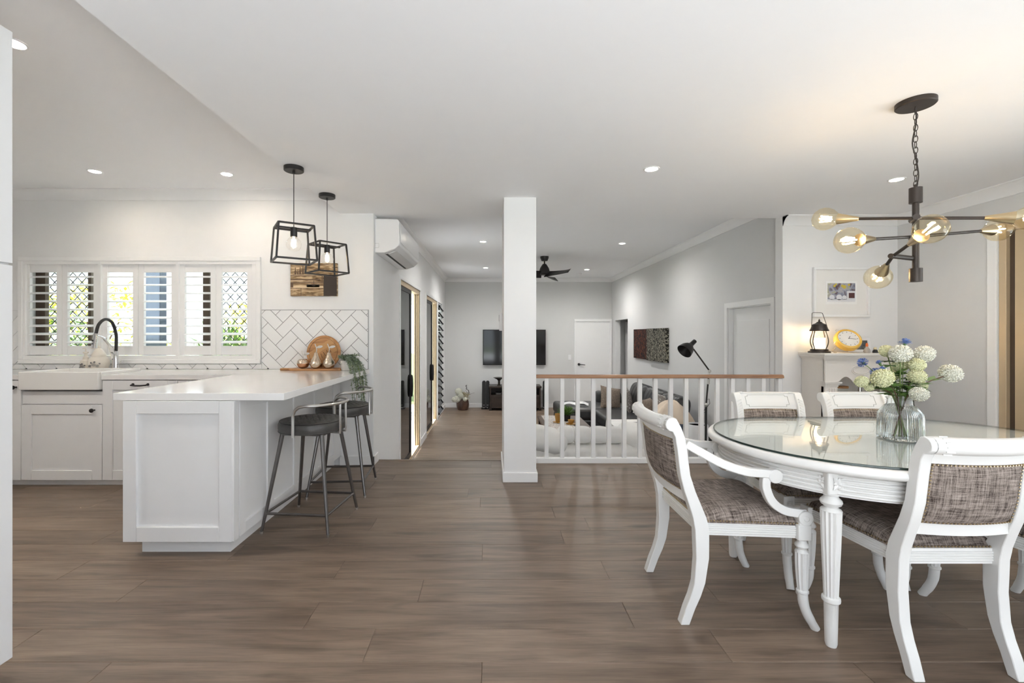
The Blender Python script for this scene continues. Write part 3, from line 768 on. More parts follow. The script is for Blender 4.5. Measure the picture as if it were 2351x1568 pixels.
tp = thing('trailing_plant', (px(797,4.12), 4.10, .90), label='grey-green plant trailing from a white stone pot over the bar end', cat='plant')
MB().lathe([(.042,0),(.048,.005),(.052,.085),(.050,.09),(.046,.085),(.04,.075),(0,.072)], 24).build('pot', mat('pale_stone_pot', (.72,.69,.66), .7, var=.08, scale=10), tp)
mb = MB(); sm = MB()
ends = []
for i in range(34):
    a = random.uniform(-.6, 2.4); dx = random.uniform(.02, .2); 
    if i < 20:
        xx = random.uniform(.10, .165); yy = random.uniform(-.42, -.12) if i % 2 else random.uniform(-.2, .03)
        path = [(0,0,.085),(xx*.3, yy*.3, .12),(xx*.7, yy*.7, .10),(xx+.02, yy, .04 if xx < .12 else .02),(xx+.045, yy*1.02, -random.uniform(.05, .28))]
        path[3] = (max(path[3][0], .13), yy, .02); path[4] = (max(path[4][0], .165), path[4][1], path[4][2])
    else:
        path = [(0,0,.085),(random.uniform(-.06,.09), random.uniform(-.1,.05), .13),(random.uniform(-.10,.14), random.uniform(-.14,.05), random.uniform(.06,.15))]
    P = smooth_path(path, 7); sm.tube(P, .0016, 4)
    for j, p in enumerate(P):
        for k in range(5):
            d = Vector((random.uniform(-1,1), random.uniform(-1,1), random.uniform(-.8,.6)))
            leafmesh(mb, p, d, (0,0,1), random.uniform(.016,.026), random.uniform(.008,.012))
sm.build('stems', STEMG, tp); mb.build('foliage', SAGE, tp, kind='stuff')

# kitchen canvas print
ka = thing('canvas_print', (-1.655, YK, 1.583), label='sepia canvas print of a rustic kitchen with bottles and sink', cat='wall art')
SEP = painting('sepia_timber', [(.30,(.09,.055,.03)),(.48,(.30,.20,.11)),(.62,(.62,.46,.29)),(.75,(.75,.60,.40))], 9, 1.0, (1,1,5))
B(-.216, .216, -.03, 0, 0, .306).build('canvas', SEP, ka)
DKB = mat('print_dark_brown', (.045,.032,.025), .6); LTB = mat('print_cream', (.70,.55,.36), .6); MDB = mat('print_brown', (.14,.085,.05), .6)
def flat(name, m, *qs):
    mb = MB()
    for a,b,c,d in qs: mb.box(a,b,-.0312,-.0295,c,d)
    return mb.build(name, m, ka)
flat('printed_wall', DKB, (.092,.216,.0,.196)); flat('printed_shelf', MDB, (-.216,.08,.186,.192),(-.216,.06,.148,.158),(-.216,.09,.120,.128),(-.216,.09,.134,.138),(.075,.085,.13,.19))
flat('printed_counter', LTB, (-.19,.088,.076,.092),(-.216,.08,.194,.198),(-.216,-.10,.138,.146)); flat('printed_base', MDB, (-.216,.09,.070,.075),(-.12,-.115,.0,.07),(-.216,-.19,.08,.12))
flat('printed_sink', DKB, (-.065,.055,.082,.108),(.0,.004,.11,.145)); flat('printed_basin', LTB, (-.058,-.01,.085,.10),(.012,.048,.085,.10))
mb = MB()
for i, (x, h) in enumerate(((-.17,.066),(-.148,.05),(-.126,.072),(-.10,.085))):
    w = .009 if i != 1 else .007
    mb.prism([(x-w,.198),(x+w,.198),(x+w,.198+h*.45),(x+w*.35,.198+h*.65),(x+w*.35,.198+h),(x-w*.35,.198+h),(x-w*.35,.198+h*.65),(x-w,.198+h*.45)], -.0312, -.0295, 'y')
mb.build('printed_bottles', MDB, ka)

# ------------------------------------------------------------------ bar stools
def make_stool():
    t = thing('bar_stool'); H = .60
    def leg_top(sx, sy): return Vector((sx*.13, sy*.13, H-.005))
    def leg_bot(sx, sy): return Vector((sx*.213, sy*.218, 0))
    for sx in (-1,1):
        for sy in (-1,1):
            a, b = leg_top(sx,sy), leg_bot(sx,sy)
            mb = MB(); mb.tube([b+Vector((0,0,.012)), b.lerp(a,.25), a], [.0085,.0105,.0135], 10); l = mb.build('leg', GUN, t)
            MB().cyl(b, b+Vector((0,0,.014)), .009, .010, 10).build('foot_cap', STEEL, l)
    f = .20
    for (p, q_) in (((-1,-1),(1,-1)),((1,-1),(1,1)),((1,1),(-1,1)),((-1,1),(-1,-1))):
        a = leg_bot(*p).lerp(leg_top(*p), f); b = leg_bot(*q_).lerp(leg_top(*q_), f)
        MB().tube([a, b], .0085, 8).build('footrest', GUN, t)
    mb = MB()
    mb.box(-.14,.14,-.14,-.118,H-.012,H); mb.box(-.14,.14,.118,.14,H-.012,H); mb.box(-.14,-.118,-.14,.14,H-.012,H); mb.box(.118,.14,-.14,.14,H-.012,H); mb.build('seat_plate', GUN, t)
    R = .205
    s = MB().lathe([(0,H),(R*.93,H),(R*.985,H+.008),(R,H+.022),(R,H+.045),(R*.985,H+.058),(R*.95,H+.066)], 48).build('seat', LEATHER, t)
    def top(u_, v_):
        r = R*.955*u_; a = 2*pi*v_; x, y = r*cos(a), r*sin(a)
        d1 = abs(sin((x+y*.6)*pi/.042)); d2 = abs(sin((x-y*.6)*pi/.042)); e = min(1, (1-u_)*8)
        return (x, y, H+.066 + (.012*(1-u_*u_) + .006*min(1, 3*min(d1,d2))*e))
    MB().grid(top, 26, 96, cv=True).build('quilted_top', LEATHER, s)
    for zz, rr_ in ((H+.066, R*.958), (H+.006, R*.985)):
        MB().tube([(rr_*cos(a), rr_*sin(a), zz) for a in [2*pi*i/48 for i in range(49)]], .0035, 6, caps=False).build('piping', BLACK if zz > H+.03 else LEATHER, s)
    # bent-tube low back wrapping the +X side
    Rb = .222; zt = .785; mb = MB(); pts = []
    a0, a1 = -92, 78
    def pb(a, z, r=Rb): return Vector((r*cos(radians(a)), r*sin(radians(a)), z))
    pts += [pb(a0,H-.005), pb(a0,H+.10), pb(a0,zt-.055), pb(a0+3,zt-.025), pb(a0+9,zt-.006), pb(a0+18,zt)]
    pts += [pb(a, zt) for a in range(a0+26, a1-22, 8)]
    pts += [pb(a1-18,zt), pb(a1-9,zt-.006), pb(a1-3,zt-.025), pb(a1,zt-.055), pb(a1,H+.10), pb(a1,H-.005)]
    mb.tube(pts, .0095, 10); bk = mb.build('backrest', STEEL, t)
    for a in (-14, 4):
        MB().tube([pb(a,zt), pb(a,H+.02), pb(a,H-.005), pb(a,H-.006,.15)], .0075, 8).build('back_post', STEEL, bk)
    return t
stool = make_stool(); stool.location = (-1.176, 2.975, 0); stool.rotation_euler[2] = radians(-6)
tag(stool, 'black quilted leather bar stool with steel back rail, the nearer one at the bar', 'stool', 'bar stools at the breakfast bar')
s2 = copy_tree(stool); s2.location = (-1.176, 3.60, 0); s2.rotation_euler[2] = radians(4)
tag(s2, 'black quilted leather bar stool, the one closer to the kitchen wall', 'stool')

# ------------------------------------------------------------------ lamps
def point(parent, loc, w, col, r=.03):
    l = bpy.data.lights.new('bulb_light', 'POINT'); l.energy = w; l.color = col; l.shadow_soft_size = r
    o = bpy.data.objects.new('bulb_light', l); COL.objects.link(o); o.parent = parent; o.location = loc; return o

def pendant(x, y, rot, label):
    t = thing('pendant_lamp', (x, y, ZC), rot, label, 'pendant lamp', 'black cage pendants over the bar')
    MB().lathe([(0,-.028),(.06,-.028),(.064,-.025),(.064,0),(0,0)], 32).build('canopy', BLACK, t)
    z0, z1 = 1.722-ZC, 1.954-ZC; a, b = .109, .125; r = .0065
    mb = MB(); mb.cyl((0,0,-.028), (0,0,-.045), .009, n=10); mb.tube([(0,0,-.028),(0,0,z1)], .0028, 6); mb.build('cord', BLACK, t)
    def bar(p, q_): return MB().tube([p, q_], r*1.25, 4, up=(0,0,1) if abs(p[2]-q_[2]) < .05 else (1,0,0))
    cs = [(-1,-1),(1,-1),(1,1),(-1,1)]
    cage = MB()
    for i in range(4):
        (ax, ay), (bx, by) = cs[i], cs[(i+1)%4]
        for (p, q_) in (((ax*a,ay*a,z1),(bx*a,by*a,z1)), ((ax*b,ay*b,z0),(bx*b,by*b,z0)), ((ax*a,ay*a,z1),(ax*b,ay*b,z0))):
            k = bar(p, q_); cage.add(k.v, k.f)
    cage.build('cage', BLACK, t)
    MB().box(-a, a, -.011, .011, z1-.014, z1-.004).build('crossbar', BLACK, t)
    sk_ = MB().lathe([(0,z1-.004),(.022,z1-.004),(.022,z1-.065),(.02,z1-.068),(0,z1-.068)], 20).build('socket', BLACK, t)
    zb = z1-.118
    MB().lathe([(.012,zb+.058),(.018,zb+.048),(.032,zb+.038),(.045,zb+.022),(.0495,zb),(.045,zb-.022),(.03,zb-.04),(0,zb-.0495)], 28).build('bulb', BULBC, t)
    mb = MB(); mb.cyl((0,0,zb+.058), (0,0,zb+.03), .006, n=8)
    for i in range(6):
        an = 2*pi*i/6; mb.tube([(.012*cos(an),.012*sin(an),zb+.032),(.014*cos(an),.014*sin(an),zb-.016)], .0022, 5)
    mb.build('filament', FILC, t); point(t, (0,0,zb), BULB_W*.6, (1,.82,.6), .03)
    return t
pendant(-1.343, 3.08, radians(33), 'black cube cage pendant lamp, the nearer of the pair over the bar')
pendant(-1.334, 3.68, radians(45), 'black cube cage pendant lamp closer to the wall, before the canvas print')

def downlight(x, y, z, label, group, watts=DOWN_W, colour=(1,.97,.93)):
    t = thing('downlight', (x, y, z), 0, label, 'downlight', group)
    MB().lathe([(.040,-.001),(.042,-.004),(.052,-.004),(.055,0)], 28).build('trim_ring', PLASTIC, t)
    MB().lathe([(0,-.002),(.041,-.002)], 24).build('lens', LENS, t)
    l = bpy.data.lights.new('downlight_beam', 'SPOT'); l.energy = watts; l.color = colour; l.spot_size = radians(172); l.spot_blend = 1.0; l.shadow_soft_size = .04
    o = bpy.data.objects.new('downlight_beam', l); COL.objects.link(o); o.parent = t; o.location = (0,0,-.012)
for x, y, z, lb in ((-3.27,3.736,ZH,'round recessed downlight above the sink in the kitchen ceiling'), (-2.22,3.80,ZH,'round recessed downlight above the corner of the kitchen bench'), (-2.21,2.096,ZH,'round recessed downlight beside the tall cabinet top'), (-3.27,2.096,ZH,'added kitchen downlight out of view past the tall cabinet, brightening the cabinet fronts'),  # last one is an added, unseen lamp that brightens the cabinet fronts
                    (1.10,3.11,ZC,'round recessed downlight in the ceiling midway between column and chandelier'), (2.97,3.32,ZC,'round recessed downlight beyond the chandelier chain'),
                    (-.12,6.55,ZH,'larger living room downlight left of the column'), (-.114,9.1,ZH,'smaller living room downlight left of the column near the far wall'),
                    (1.93,6.68,ZH,'larger living room downlight right of the fan'), (1.97,9.35,ZH,'smaller living room downlight right of the fan, near the far wall')):
    living = y > 5; kit = x < -2
    downlight(x, y, z, lb, 'recessed ceiling downlights', (88.0 if y > 8 else 46.0) if living else (5.5 if y > 3 else (12.0 if x > -3 else 58.0)) if kit else DOWN_W, (1,.93,.85) if kit else (1,.985,.97))

# chandelier
CH = Vector((2.075, 2.215, ZC))
ch = thing('chandelier', CH, 0, 'dark multi-arm chandelier with brass cones and amber globe bulbs over the table', 'chandelier')
MB().lathe([(0,-.024),(.075,-.024),(.079,-.02),(.079,0),(0,0)], 40).build('canopy', BRONZE, ch)
def link(z, turn):
    pts = [(.0085*cos(t)*(1), 0, z + .017*sin(t)) for t in [2*pi*i/16 for i in range(17)]]
    return [(x*cos(turn), x*sin(turn), zz) for x, _, zz in pts]
z = -.045; i = 0
zt_ = 1.935-ZC
while z > zt_+.02:
    MB().tube(link(z, pi/2*(i % 2)+.4), .0018, 5, caps=False).build('chain_link', BRONZE, ch); z -= .0275; i += 1
MB().tube(smooth_path([(0,0,-.02),(.006,.004,-.1),(-.014,.002,-.2),(.004,.004,-.27),(.014,0,-.36),(0,0,zt_)], 5), .003, 6).build('flex', BRONZE, ch)
rod = MB(); rod.cyl((0,0,zt_+.004), (0,0,zt_-.07), .026, n=24); rod.cyl((0,0,zt_-.07), (0,0,1.53-ZC), .0135, n=16); rod.cyl((0,0,1.545-ZC), (0,0,1.48-ZC), .026, n=24); rod.cyl((0,0,zt_+.004),(0,0,zt_+.02), .008, n=10)
rod.build('stem_rod', BRONZE, ch)
def W2C(p): return Vector(p) - CH
def bulb(parent, c, d):
    """globe bulb at c, its cap pointing along -d"""
    d = Vector(d).normalized(); M = d.to_track_quat('Z','Y').to_matrix(); r = .0605
    prof = [(.013,-.080),(.018,-.068),(.034,-.052),(.05,-.034),(.059,-.012),(.0605,.006),(.055,.028),(.04,.047),(.02,.058),(0,.061)]
    b = MB().lathe(prof, 28, c, M).build('bulb', BULBG, parent)
    mb = MB()
    for k in range(4):
        an = pi/2*k; mb.tube([Vector(c)+M@Vector((.010*cos(an),.010*sin(an),-.03)), Vector(c)+M@Vector((.016*cos(an),.016*sin(an),.022))], .0032, 5)
    mb.build('filament', FIL, b); point(parent, c, BULB_W, (1,.87,.68), .035)
def arm(p0, p1, joint):
    """bulb centres p0, p1 in world space"""
    p0, p1, joint = W2C(p0), W2C(p1), W2C(joint)
    mb = MB(); d0 = (p0-joint).normalized(); d1 = (p1-joint).normalized()
    mb.tube([p0-d0*.13, joint, p1-d1*.13], .0075, 10); a = mb.build('arm', BRONZE, ch)
    for p, d in ((p0,d0),(p1,d1)):
        MB().tube([p-d*.15, p-d*.145, p-d*.058, p-d*.058, p-d*.065], [.008,.0105,.029,.026,.012], 20).build('cone', BRASS, a)
        bulb(ch, p, d)
def wp(x, y, D): return ((x-1128)/F*D, D, CAM_Z-(y-769)/F*D)
arm(wp(1894,503,2.46), wp(2374,500,1.96), wp(2091,501,2.19))
arm(wp(1950,552,2.12), wp(2292,527,2.40), wp(2090,544,2.20))
arm(wp(2136,526,1.90), wp(2016,636,2.36), wp(2050,588,2.16))
mb = MB(); a_ = W2C(wp(2050,588,2.16)); b_ = Vector((.02, .02, a_.z)); mb.cyl(a_ + (a_-b_).normalized()*.02, b_, .0115, n=14)
mb.cyl(W2C(wp(2091,501,2.19))+Vector((0,-.03,0)), Vector((0,.02,W2C(wp(2091,501,2.19)).z)), .014, n=14); mb.cyl(W2C(wp(2090,544,2.20))+Vector((0,-.02,0)), Vector((0,.02,W2C(wp(2090,544,2.20)).z)), .014, n=14)
mb.build('joint', BRONZE, ch)

# ------------------------------------------------------------------ split-system air conditioner
ac = thing('air_conditioner', (XL, 4.85, 2.0), 0, 'white split-system air conditioner high on the wall above the sliding door', 'air conditioner')
prof = [(0,.0),(.10,.0),(.19,.035),(.235,.075),(.24,.11),(.235,.29),(.22,.318),(.0,.325)]
MB().prism(prof, -.56, .56, 'y').build('casing', PLASTIC, ac, bevel=.010, seg=3)
MB().prism([(.243,.10),(.246,.11),(.241,.285),(.237,.287)], -.545, .545, 'y').build('front_panel', PLASTIC, ac)
MB().prism([(.112,.0015),(.192,.030),(.196,.024),(.116,-.004)], -.50, .50, 'y').build('outlet_flap', mat('pale_grey_plastic', (.62,.62,.63), .35), ac)
MB().prism([(.085,-.001),(.108,-.001),(.108,.006),(.085,.006)], -.48, .48, 'y').build('outlet_slot', INK, ac)
mb = MB(); mb.tube([(.045,-.571,.05),(.045,-.571,.085),(.008,-.571,.085)], .0012, 4); mb.tube([(.045,-.571,.05),(.04,-.571,.045),(.008,-.571,.045)], .0012, 4); mb.build('knockout_mark', GREYPL, ac)

# ------------------------------------------------------------------ dining table
TX, TY = 1.91, 2.14; HL = .279      # centre, half length of the straight middle
dt = thing('dining_table', (TX, TY, 0), 0, 'white oval dining table with reeded apron and fluted legs', 'table')
def racetrack(prof, n=28, cap=True):
    ring = [(HL, -pi/2 + pi*i/n) for i in range(n+1)] + [(-HL, pi/2 + pi*i/n) for i in range(n+1)]
    N_ = len(ring); verts = []; faces = []
    for (r, z) in prof:
        for cx_, a in ring: verts.append((cx_ + r*cos(a), r*sin(a), z))
    for i in range(len(prof)-1):
        for k in range(N_): faces.append((i*N_+k, i*N_+(k+1)%N_, (i+1)*N_+(k+1)%N_, (i+1)*N_+k))
    if cap: faces.append(tuple(reversed(range(N_)))); faces.append(tuple((len(prof)-1)*N_+k for k in range(N_)))
    return MB().add(verts, faces)
racetrack([(.50,.690),(.535,.692),(.548,.700),(.551,.710),(.548,.722),(.540,.7295),(.530,.7305)]).build('tabletop', CHAIRW, dt, angle=50)
ap = [(.48,.692),(.492,.69)]
for k in range(5): zz = .683 - k*.0165; ap += [(.492,zz),(.500,zz-.003),(.502,zz-.007),(.500,zz-.011),(.492,zz-.0145)]
ap += [(.492,.598),(.48,.596)]
racetrack(ap, cap=False).build('apron', CHAIRW, dt)
def rosette(parent, c, s, normal='-y'):
    mb = MB()
    def P(u_, v_, h): return (c[0]+u_, c[1]-h, c[2]+v_) if normal == '-y' else ((c[0]-h, c[1]+u_, c[2]+v_) if normal == '-x' else (c[0]+u_, c[1]+h, c[2]+v_))
    for k in range(8):
        a = pi/4*k + pi/8*0; l = s*(1.0 if k % 2 else .72); w = s*.26
        p0 = (0,0); tip = (l*cos(a), l*sin(a)); sd_ = (-sin(a)*w, cos(a)*w); mid = (l*.55*cos(a), l*.55*sin(a))
        mb.add([P(0,0,.002), P(mid[0]+sd_[0], mid[1]+sd_[1], .002), P(tip[0],tip[1],.004), P(mid[0]-sd_[0], mid[1]-sd_[1], .002), P(mid[0],mid[1],.008)], [(0,1,4),(1,2,4),(2,3,4),(3,0,4)])
    mb.ball(P(0,0,.004), s*.22, 10, 6)
    return mb.build('rosette', CHAIRW, parent)
def fluted(prof, mb, n=24, c=(0,0,0)):
    mb.lathe(prof, n, c)
for sx in (-1, 1):
    for sy in (-1, 1):
        lx, ly = sx*.575, sy*.36
        mb = MB(); mb.box(lx-.04, lx+.04, ly-.04, ly+.04, .602, .692)
        l = mb.build('leg', CHAIRW, dt, bevel=.006)
        mb = MB(); mb.lathe([(.036,.604),(.036,.598),(.024,.592),(.026,.584),(.036,.574),(.038,.566),(.034,.556),(.024,.549),(.022,.545),(.034,.538),(.037,.532)], 24, (lx,ly,0)); mb.build('turned_neck', CHAIRW, l)
        MB().lathe([(.037,.533),(.036,.50),(.033,.40),(.029,.30),(.025,.19)], 28, (lx,ly,0), flute=.14).build('fluted_shaft', CHAIRW, l)
        MB().lathe([(.026,.196),(.031,.192),(.032,.184),(.031,.177),(.026,.173),(.0245,.17),(.0225,.08),(.021,.012),(.018,0)], 24, (lx,ly,0)).build('foot', CHAIRW, l)
        rosette(l, (lx, ly-.041, .648), .034); rosette(l, (lx-.041, ly, .648), .034, '-x')
gt = thing('glass_tabletop', (TX, TY, .7305), 0, 'clear glass sheet lying on the white oval dining table', 'glass top')
racetrack([(.5215,.001),(.5215,.0085)]).build('sheet', TGLASS, gt, angle=30)
racetrack([(.5195,.0008),(.5235,.0008),(.5238,.005),(.5232,.0088),(.5195,.0088)], cap=False).build('polished_edge', TGEDGE, gt)

# ------------------------------------------------------------------ dining chairs (front is local +Y)
STILE_Y = [(0,-.245),(.068,-.222),(.12,-.20),(.175,-.183),(.28,-.171),(.40,-.173),(.45,-.183),(.505,-.203),(.56,-.224),(.63,-.244),(.735,-.257),(.79,-.266),(.83,-.281),(.852,-.298)]
STILE_W = [(0,.036),(.175,.046),(.30,.056),(.42,.060),(.52,.050),(.63,.042),(.852,.040)]
def make_chair(arms):
    t = thing('dining_armchair' if arms else 'dining_chair')
    hw = .212 if arms else .183           # stile centre, rear
    fw = .245 if arms else .222           # front leg centre
    yf = .235
    for s in (-1, 1):
        A = []; Bk = []
        zs = [z for z, _ in STILE_Y]
        zz = sorted(set(zs + [.02,.10,.14,.22,.34,.43,.475,.53,.59,.68,.76,.81]))
        for z in zz:
            y = interp(STILE_Y, z); w = interp(STILE_W, z); A.append((y+w/2, z)); Bk.append((y-w/2, z))
        # rolled scroll end
        cyy, czz, r = -.297, .842, .030
        roll = [(cyy + r*cos(radians(a)), czz + r*sin(radians(a))) for a in range(60, 271, 30)]
        poly = A[:-1] + roll + [p for p in Bk if p[1] < .80][::-1]
        x0 = s*hw
        l = MB().prism(poly, x0-.02, x0+.02, 'x').build('leg', CHAIRW, t, bevel=.003, angle=28)
        l['label'] = 'swept rear leg rising into the scrolled back stile'
        # carved leaf ridges on the front of the stile
        mb = MB()
        for k in range(9):
            z = .70 + k*.016; y = interp(STILE_Y, z) + interp(STILE_W, z)/2
            mb.obox((x0, y, z), (.026, .006, .005), Matrix.Rotation(s*.5, 3, 'Y'))
        mb.build('carving', CHAIRW, l)
    # crest rail, bowed backwards in the middle
    def bow(x): return -.030*(1-(x/hw)**2)
    front_ = [(-.254,.775),(-.259,.80),(-.268,.82),(-.278,.842),(-.285,.862)]
    rollp = [(-.299+.030*cos(radians(a)), .842+.030*sin(radians(a))) for a in range(55, 291, 26)]
    back_ = [(-.283,.818),(-.280,.80),(-.276,.775)]
    sec = front_ + rollp + back_; n = len(sec); verts = []; faces = []; m = 14
    for i in range(m+1):
        x = -hw + 2*hw*i/m
        for (y, z) in sec: verts.append((x, y+bow(x), z))
    for i in range(m):
        for k in range(n): faces.append((i*n+k, i*n+(k+1)%n, (i+1)*n+(k+1)%n, (i+1)*n+k))
    crest = MB().add(verts, faces).build('crest_rail', CHAIRW, t, angle=45)
    # notched inlay line on the front of the crest
    mb = MB(); w_ = hw-.055; path = [(-w_+.015,.855),(w_-.015,.855),(w_-.015,.847),(w_,.847),(w_,.80),(w_-.015,.80),(w_-.015,.788),(-w_+.015,.788),(-w_+.015,.80),(-w_,.80),(-w_,.847),(-w_+.015,.847),(-w_+.015,.855)]
    pts = []
    for (x, z), (x2, z2) in zip(path, path[1:]):
        for k in range(4):
            xx = x+(x2-x)*k/4; zz = z+(z2-z)*k/4; pts.append((xx, interp([(.775,-.254),(.80,-.259),(.82,-.268),(.842,-.278),(.862,-.285)], zz)+bow(xx)+.0005, zz))
    mb.tube(pts, .0014, 4); mb.build('inlay_line', mat('grey_inlay_' + ('a' if arms else 'b'), (.42,.41,.39), .5), crest)
    for s in (-1, 1):
        mb = MB()
        for k in range(7):
            a = radians(60 + k*30); mb.tube([(s*(hw-.022), -.299+bow(hw-.022)+.031*cos(a), .842+.031*sin(a)), (s*(hw-.045), -.299+bow(hw-.045)+.0315*cos(a), .842+.0315*sin(a))], .003, 4)
        mb.build('beading', CHAIRW, crest)
    # lower back rail
    def rail(za, zb, d, ofs, ww):
        vv = []; ff = []
        for i in range(m+1):
            x = -ww + 2*ww*i/m
            for (dy, z) in ((-d/2,za),(d/2,za),(d/2,zb),(-d/2,zb)): vv.append((x, interp(STILE_Y,(za+zb)/2)+ofs+dy+bow(x)*.8, z))
        for i in range(m):
            for k in range(4): ff.append((i*4+k, i*4+(k+1)%4, (i+1)*4+(k+1)%4, (i+1)*4+k))
        return MB().add(vv, ff)
    rail(.508,.55,.026,0,hw-.015).build('back_rail', CHAIRW, t)
    # upholstered back, padded on both faces
    pw = hw-.022; zb0, zb1 = .55, .776
    def pad(sgn):
        def fn(u_, v_):
            x = -pw + 2*pw*u_; z = zb0 + (zb1-zb0)*v_
            e = min(1, 7*min(u_, 1-u_))*min(1, 6*min(v_, 1-v_)); y = interp(STILE_Y, z)
            return (x, y + bow(x)*.9 + sgn*(.008 + .014*sqrt(max(e,0))), z)
        return fn
    mb = MB(); mb.grid(pad(1), 16, 12); mb.grid(pad(-1), 16, 12)
    bk = mb.build('back_upholstery', TWEED, t, angle=60)
    # seat frame
    zr0, zr1 = .375, .432
    def reeded(p, q_, name):
        p, q_ = Vector(p), Vector(q_); d = (q_-p).normalized(); nrm = Vector((d.y, -d.x, 0))
        secp = [(-.022,zr0),(.006,zr0),(.006,zr0+.008)]
        for k in range(4): z0 = zr0+.010+k*.0095; secp += [(.008,z0),(.0105,z0+.002),(.0105,z0+.0065),(.006,z0+.0085)]
        secp += [(.006,zr1),(-.022,zr1)]
        vv = [pt + nrm*o_ + Vector((0,0,z)) for pt in (p, q_) for (o_, z) in secp]; k_ = len(secp)
        ff = [(i, (i+1)%k_, k_+(i+1)%k_, k_+i) for i in range(k_)] + [tuple(range(k_)), tuple(range(k_, 2*k_))]
        MB().add(vv, ff).build(name, CHAIRW, t)
    ys = -.172
    reeded((-hw+.01, ys, 0), (hw-.01, ys, 0), 'seat_rail')
    reeded((hw, ys, 0), (fw, yf-.02, 0), 'seat_rail'); reeded((fw-.01, yf, 0), (-fw+.01, yf, 0), 'seat_rail'); reeded((-fw, yf-.02, 0), (-hw, ys, 0), 'seat_rail')
    # seat cushion
    def seat(u_, v_):
        y = ys + .004 + (yf+.012-ys)*v_; half = (hw + (fw-hw)*v_) + .012
        x = -half + 2*half*u_
        eu = min(u_, 1-u_)*2; ev = min(v_, 1-v_)*2
        e = (1-(1-min(1,eu*2.2))**2.2) * (1-(1-min(1,ev*2.2))**2.2)
        return (x, y, zr1 - .004 + .020*(1 if e > 0 else 0)*min(1,e*12) + .042*e)
    MB().grid(seat, 24, 24).build('seat_cushion', TWEEDS, t, angle=70)
    # brass nails along seat edge and both faces of the back
    mb = MB()
    def nail(c): mb.ball(c, .0042, 6, 3)
    def run(p, q_, st_=.0125):
        p, q_ = Vector(p), Vector(q_); k = int((q_-p).length/st_)
        for i in range(k+1): nail(p.lerp(q_, i/k))
    zn = zr1+.005
    run((-hw,ys-.003,zn), (hw,ys-.003,zn)); run((hw+.011,ys,zn), (fw+.011,yf,zn)); run((-hw-.011,ys,zn), (-fw-.011,yf,zn)); run((-fw,yf+.012,zn), (fw,yf+.012,zn))
    for sg in (1,-1):
        for k in range(int(2*pw/.0125)+1):
            x = -pw+.005 + k*.0125
            if x > pw-.003: break
            for z in (zb0+.006, zb1-.006): nail((x, interp(STILE_Y,z)+bow(x)*.9+sg*.0115, z))
        for k in range(1, int((zb1-zb0)/.0125)):
            z = zb0+k*.0125
            for s in (-1,1): nail((s*(pw-.004), interp(STILE_Y,z)+bow(pw)*.9+sg*.0115, z))
    mb.build('nailheads', NAIL, t, kind='stuff')
    # turned, fluted and swept front legs
    for s in (-1, 1):
        x0 = s*fw; mb = MB(); mb.box(x0-.027, x0+.027, yf-.03, yf+.024, .372, .436); l = mb.build('leg', CHAIRW, t, bevel=.004)
        l['label'] = 'turned and fluted front leg with swept foot'
        MB().lathe([(.024,.374),(.016,.366),(.018,.358),(.025,.348),(.026,.342),(.02,.333),(.016,.33),(.024,.322),(.026,.316)], 20, (x0, yf, 0)).build('turned_neck', CHAIRW, l)
        MB().tube([(x0,yf,.317),(x0,yf,.27),(x0,yf+.001,.21),(x0,yf+.003,.155)], [.026,.025,.0225,.019], 20, flute=(0,3)).build('fluted_shaft', CHAIRW, l)
        MB().tube([(x0,yf+.003,.160),(x0,yf+.003,.156),(x0,yf+.003,.149),(x0,yf+.003,.145)], [.019,.0235,.0235,.019], 18).build('ring', CHAIRW, l)
        MB().tube(smooth_path([(x0,yf+.003,.147),(x0,yf+.008,.10),(x0+s*.004,yf+.022,.055),(x0+s*.012,yf+.05,.0)], 4), [.0195]*5+[.0185]*5+[.017]*3, 14).build('foot', CHAIRW, l)
        rosette(l, (x0, yf+.025, .404), .018, '+y')
    if arms:
        for s in (-1, 1):
            xa = s*(hw+.012)
            P = smooth_path([(s*hw,-.235,.760),(xa,-.18,.728),(xa+s*.012,-.09,.680),(xa+s*.02,0,.652),(xa+s*.02,.07,.645),(xa+s*.02,.115,.642)], 5)
            a = MB().tube(P, .026, 4, up=(0,0,1), flat=(.92,.92)).build('armrest', CHAIRW, t, bevel=.004)
            MB().cyl((xa+s*.02-.019,.118,.634), (xa+s*.02+.019,.118,.634), .029, n=20).build('scroll', CHAIRW, a, bevel=.003)
            P = smooth_path([(xa+s*.02,.085,.632),(xa+s*.02,.083,.585),(xa+s*.02,.108,.527),(xa+s*.02,.155,.492),(s*(fw+.004),.205,.482),(s*fw,.245,.478)], 5)
            MB().tube(P, .0245, 4, up=(1,0,0), flat=(.80,1.0)).build('arm_support', CHAIRW, a, bevel=.003)
            mb = MB(); mb.cyl((s*fw-.026,.238,.462), (s*fw+.026,.238,.462), .030, n=20); mb.cyl((s*fw-.029,.238,.462), (s*fw+.029,.238,.462), .012, n=14)
            mb.box(s*fw-.022, s*fw+.022, .212, .262, .43, .47); mb.build('volute', CHAIRW, a, bevel=.003)
    return t
G = 'white dining chairs around the oval table'
c1 = make_chair(True); c1.location = (1.06, 2.135, 0); c1.rotation_euler[2] = radians(-90)
tag(c1, 'white scroll-back armchair with tweed seat at the rounded end of the dining table', 'chair', G)
c2 = make_chair(False); c2.location = (1.688, 1.852, 0)
tag(c2, 'white armless tweed dining chair, nearest the camera with its back turned', 'chair', G)
c3 = copy_tree(c2); c3.location = (2.275, 1.86, 0); c3.rotation_euler[2] = radians(3)
tag(c3, 'white tweed dining chair cut off by the right picture edge', 'chair', G)
c4 = copy_tree(c2); c4.location = (1.668, 2.455, 0); c4.rotation_euler[2] = radians(180)
tag(c4, 'white tweed dining chair across the table, in front of the balustrade', 'chair', G)
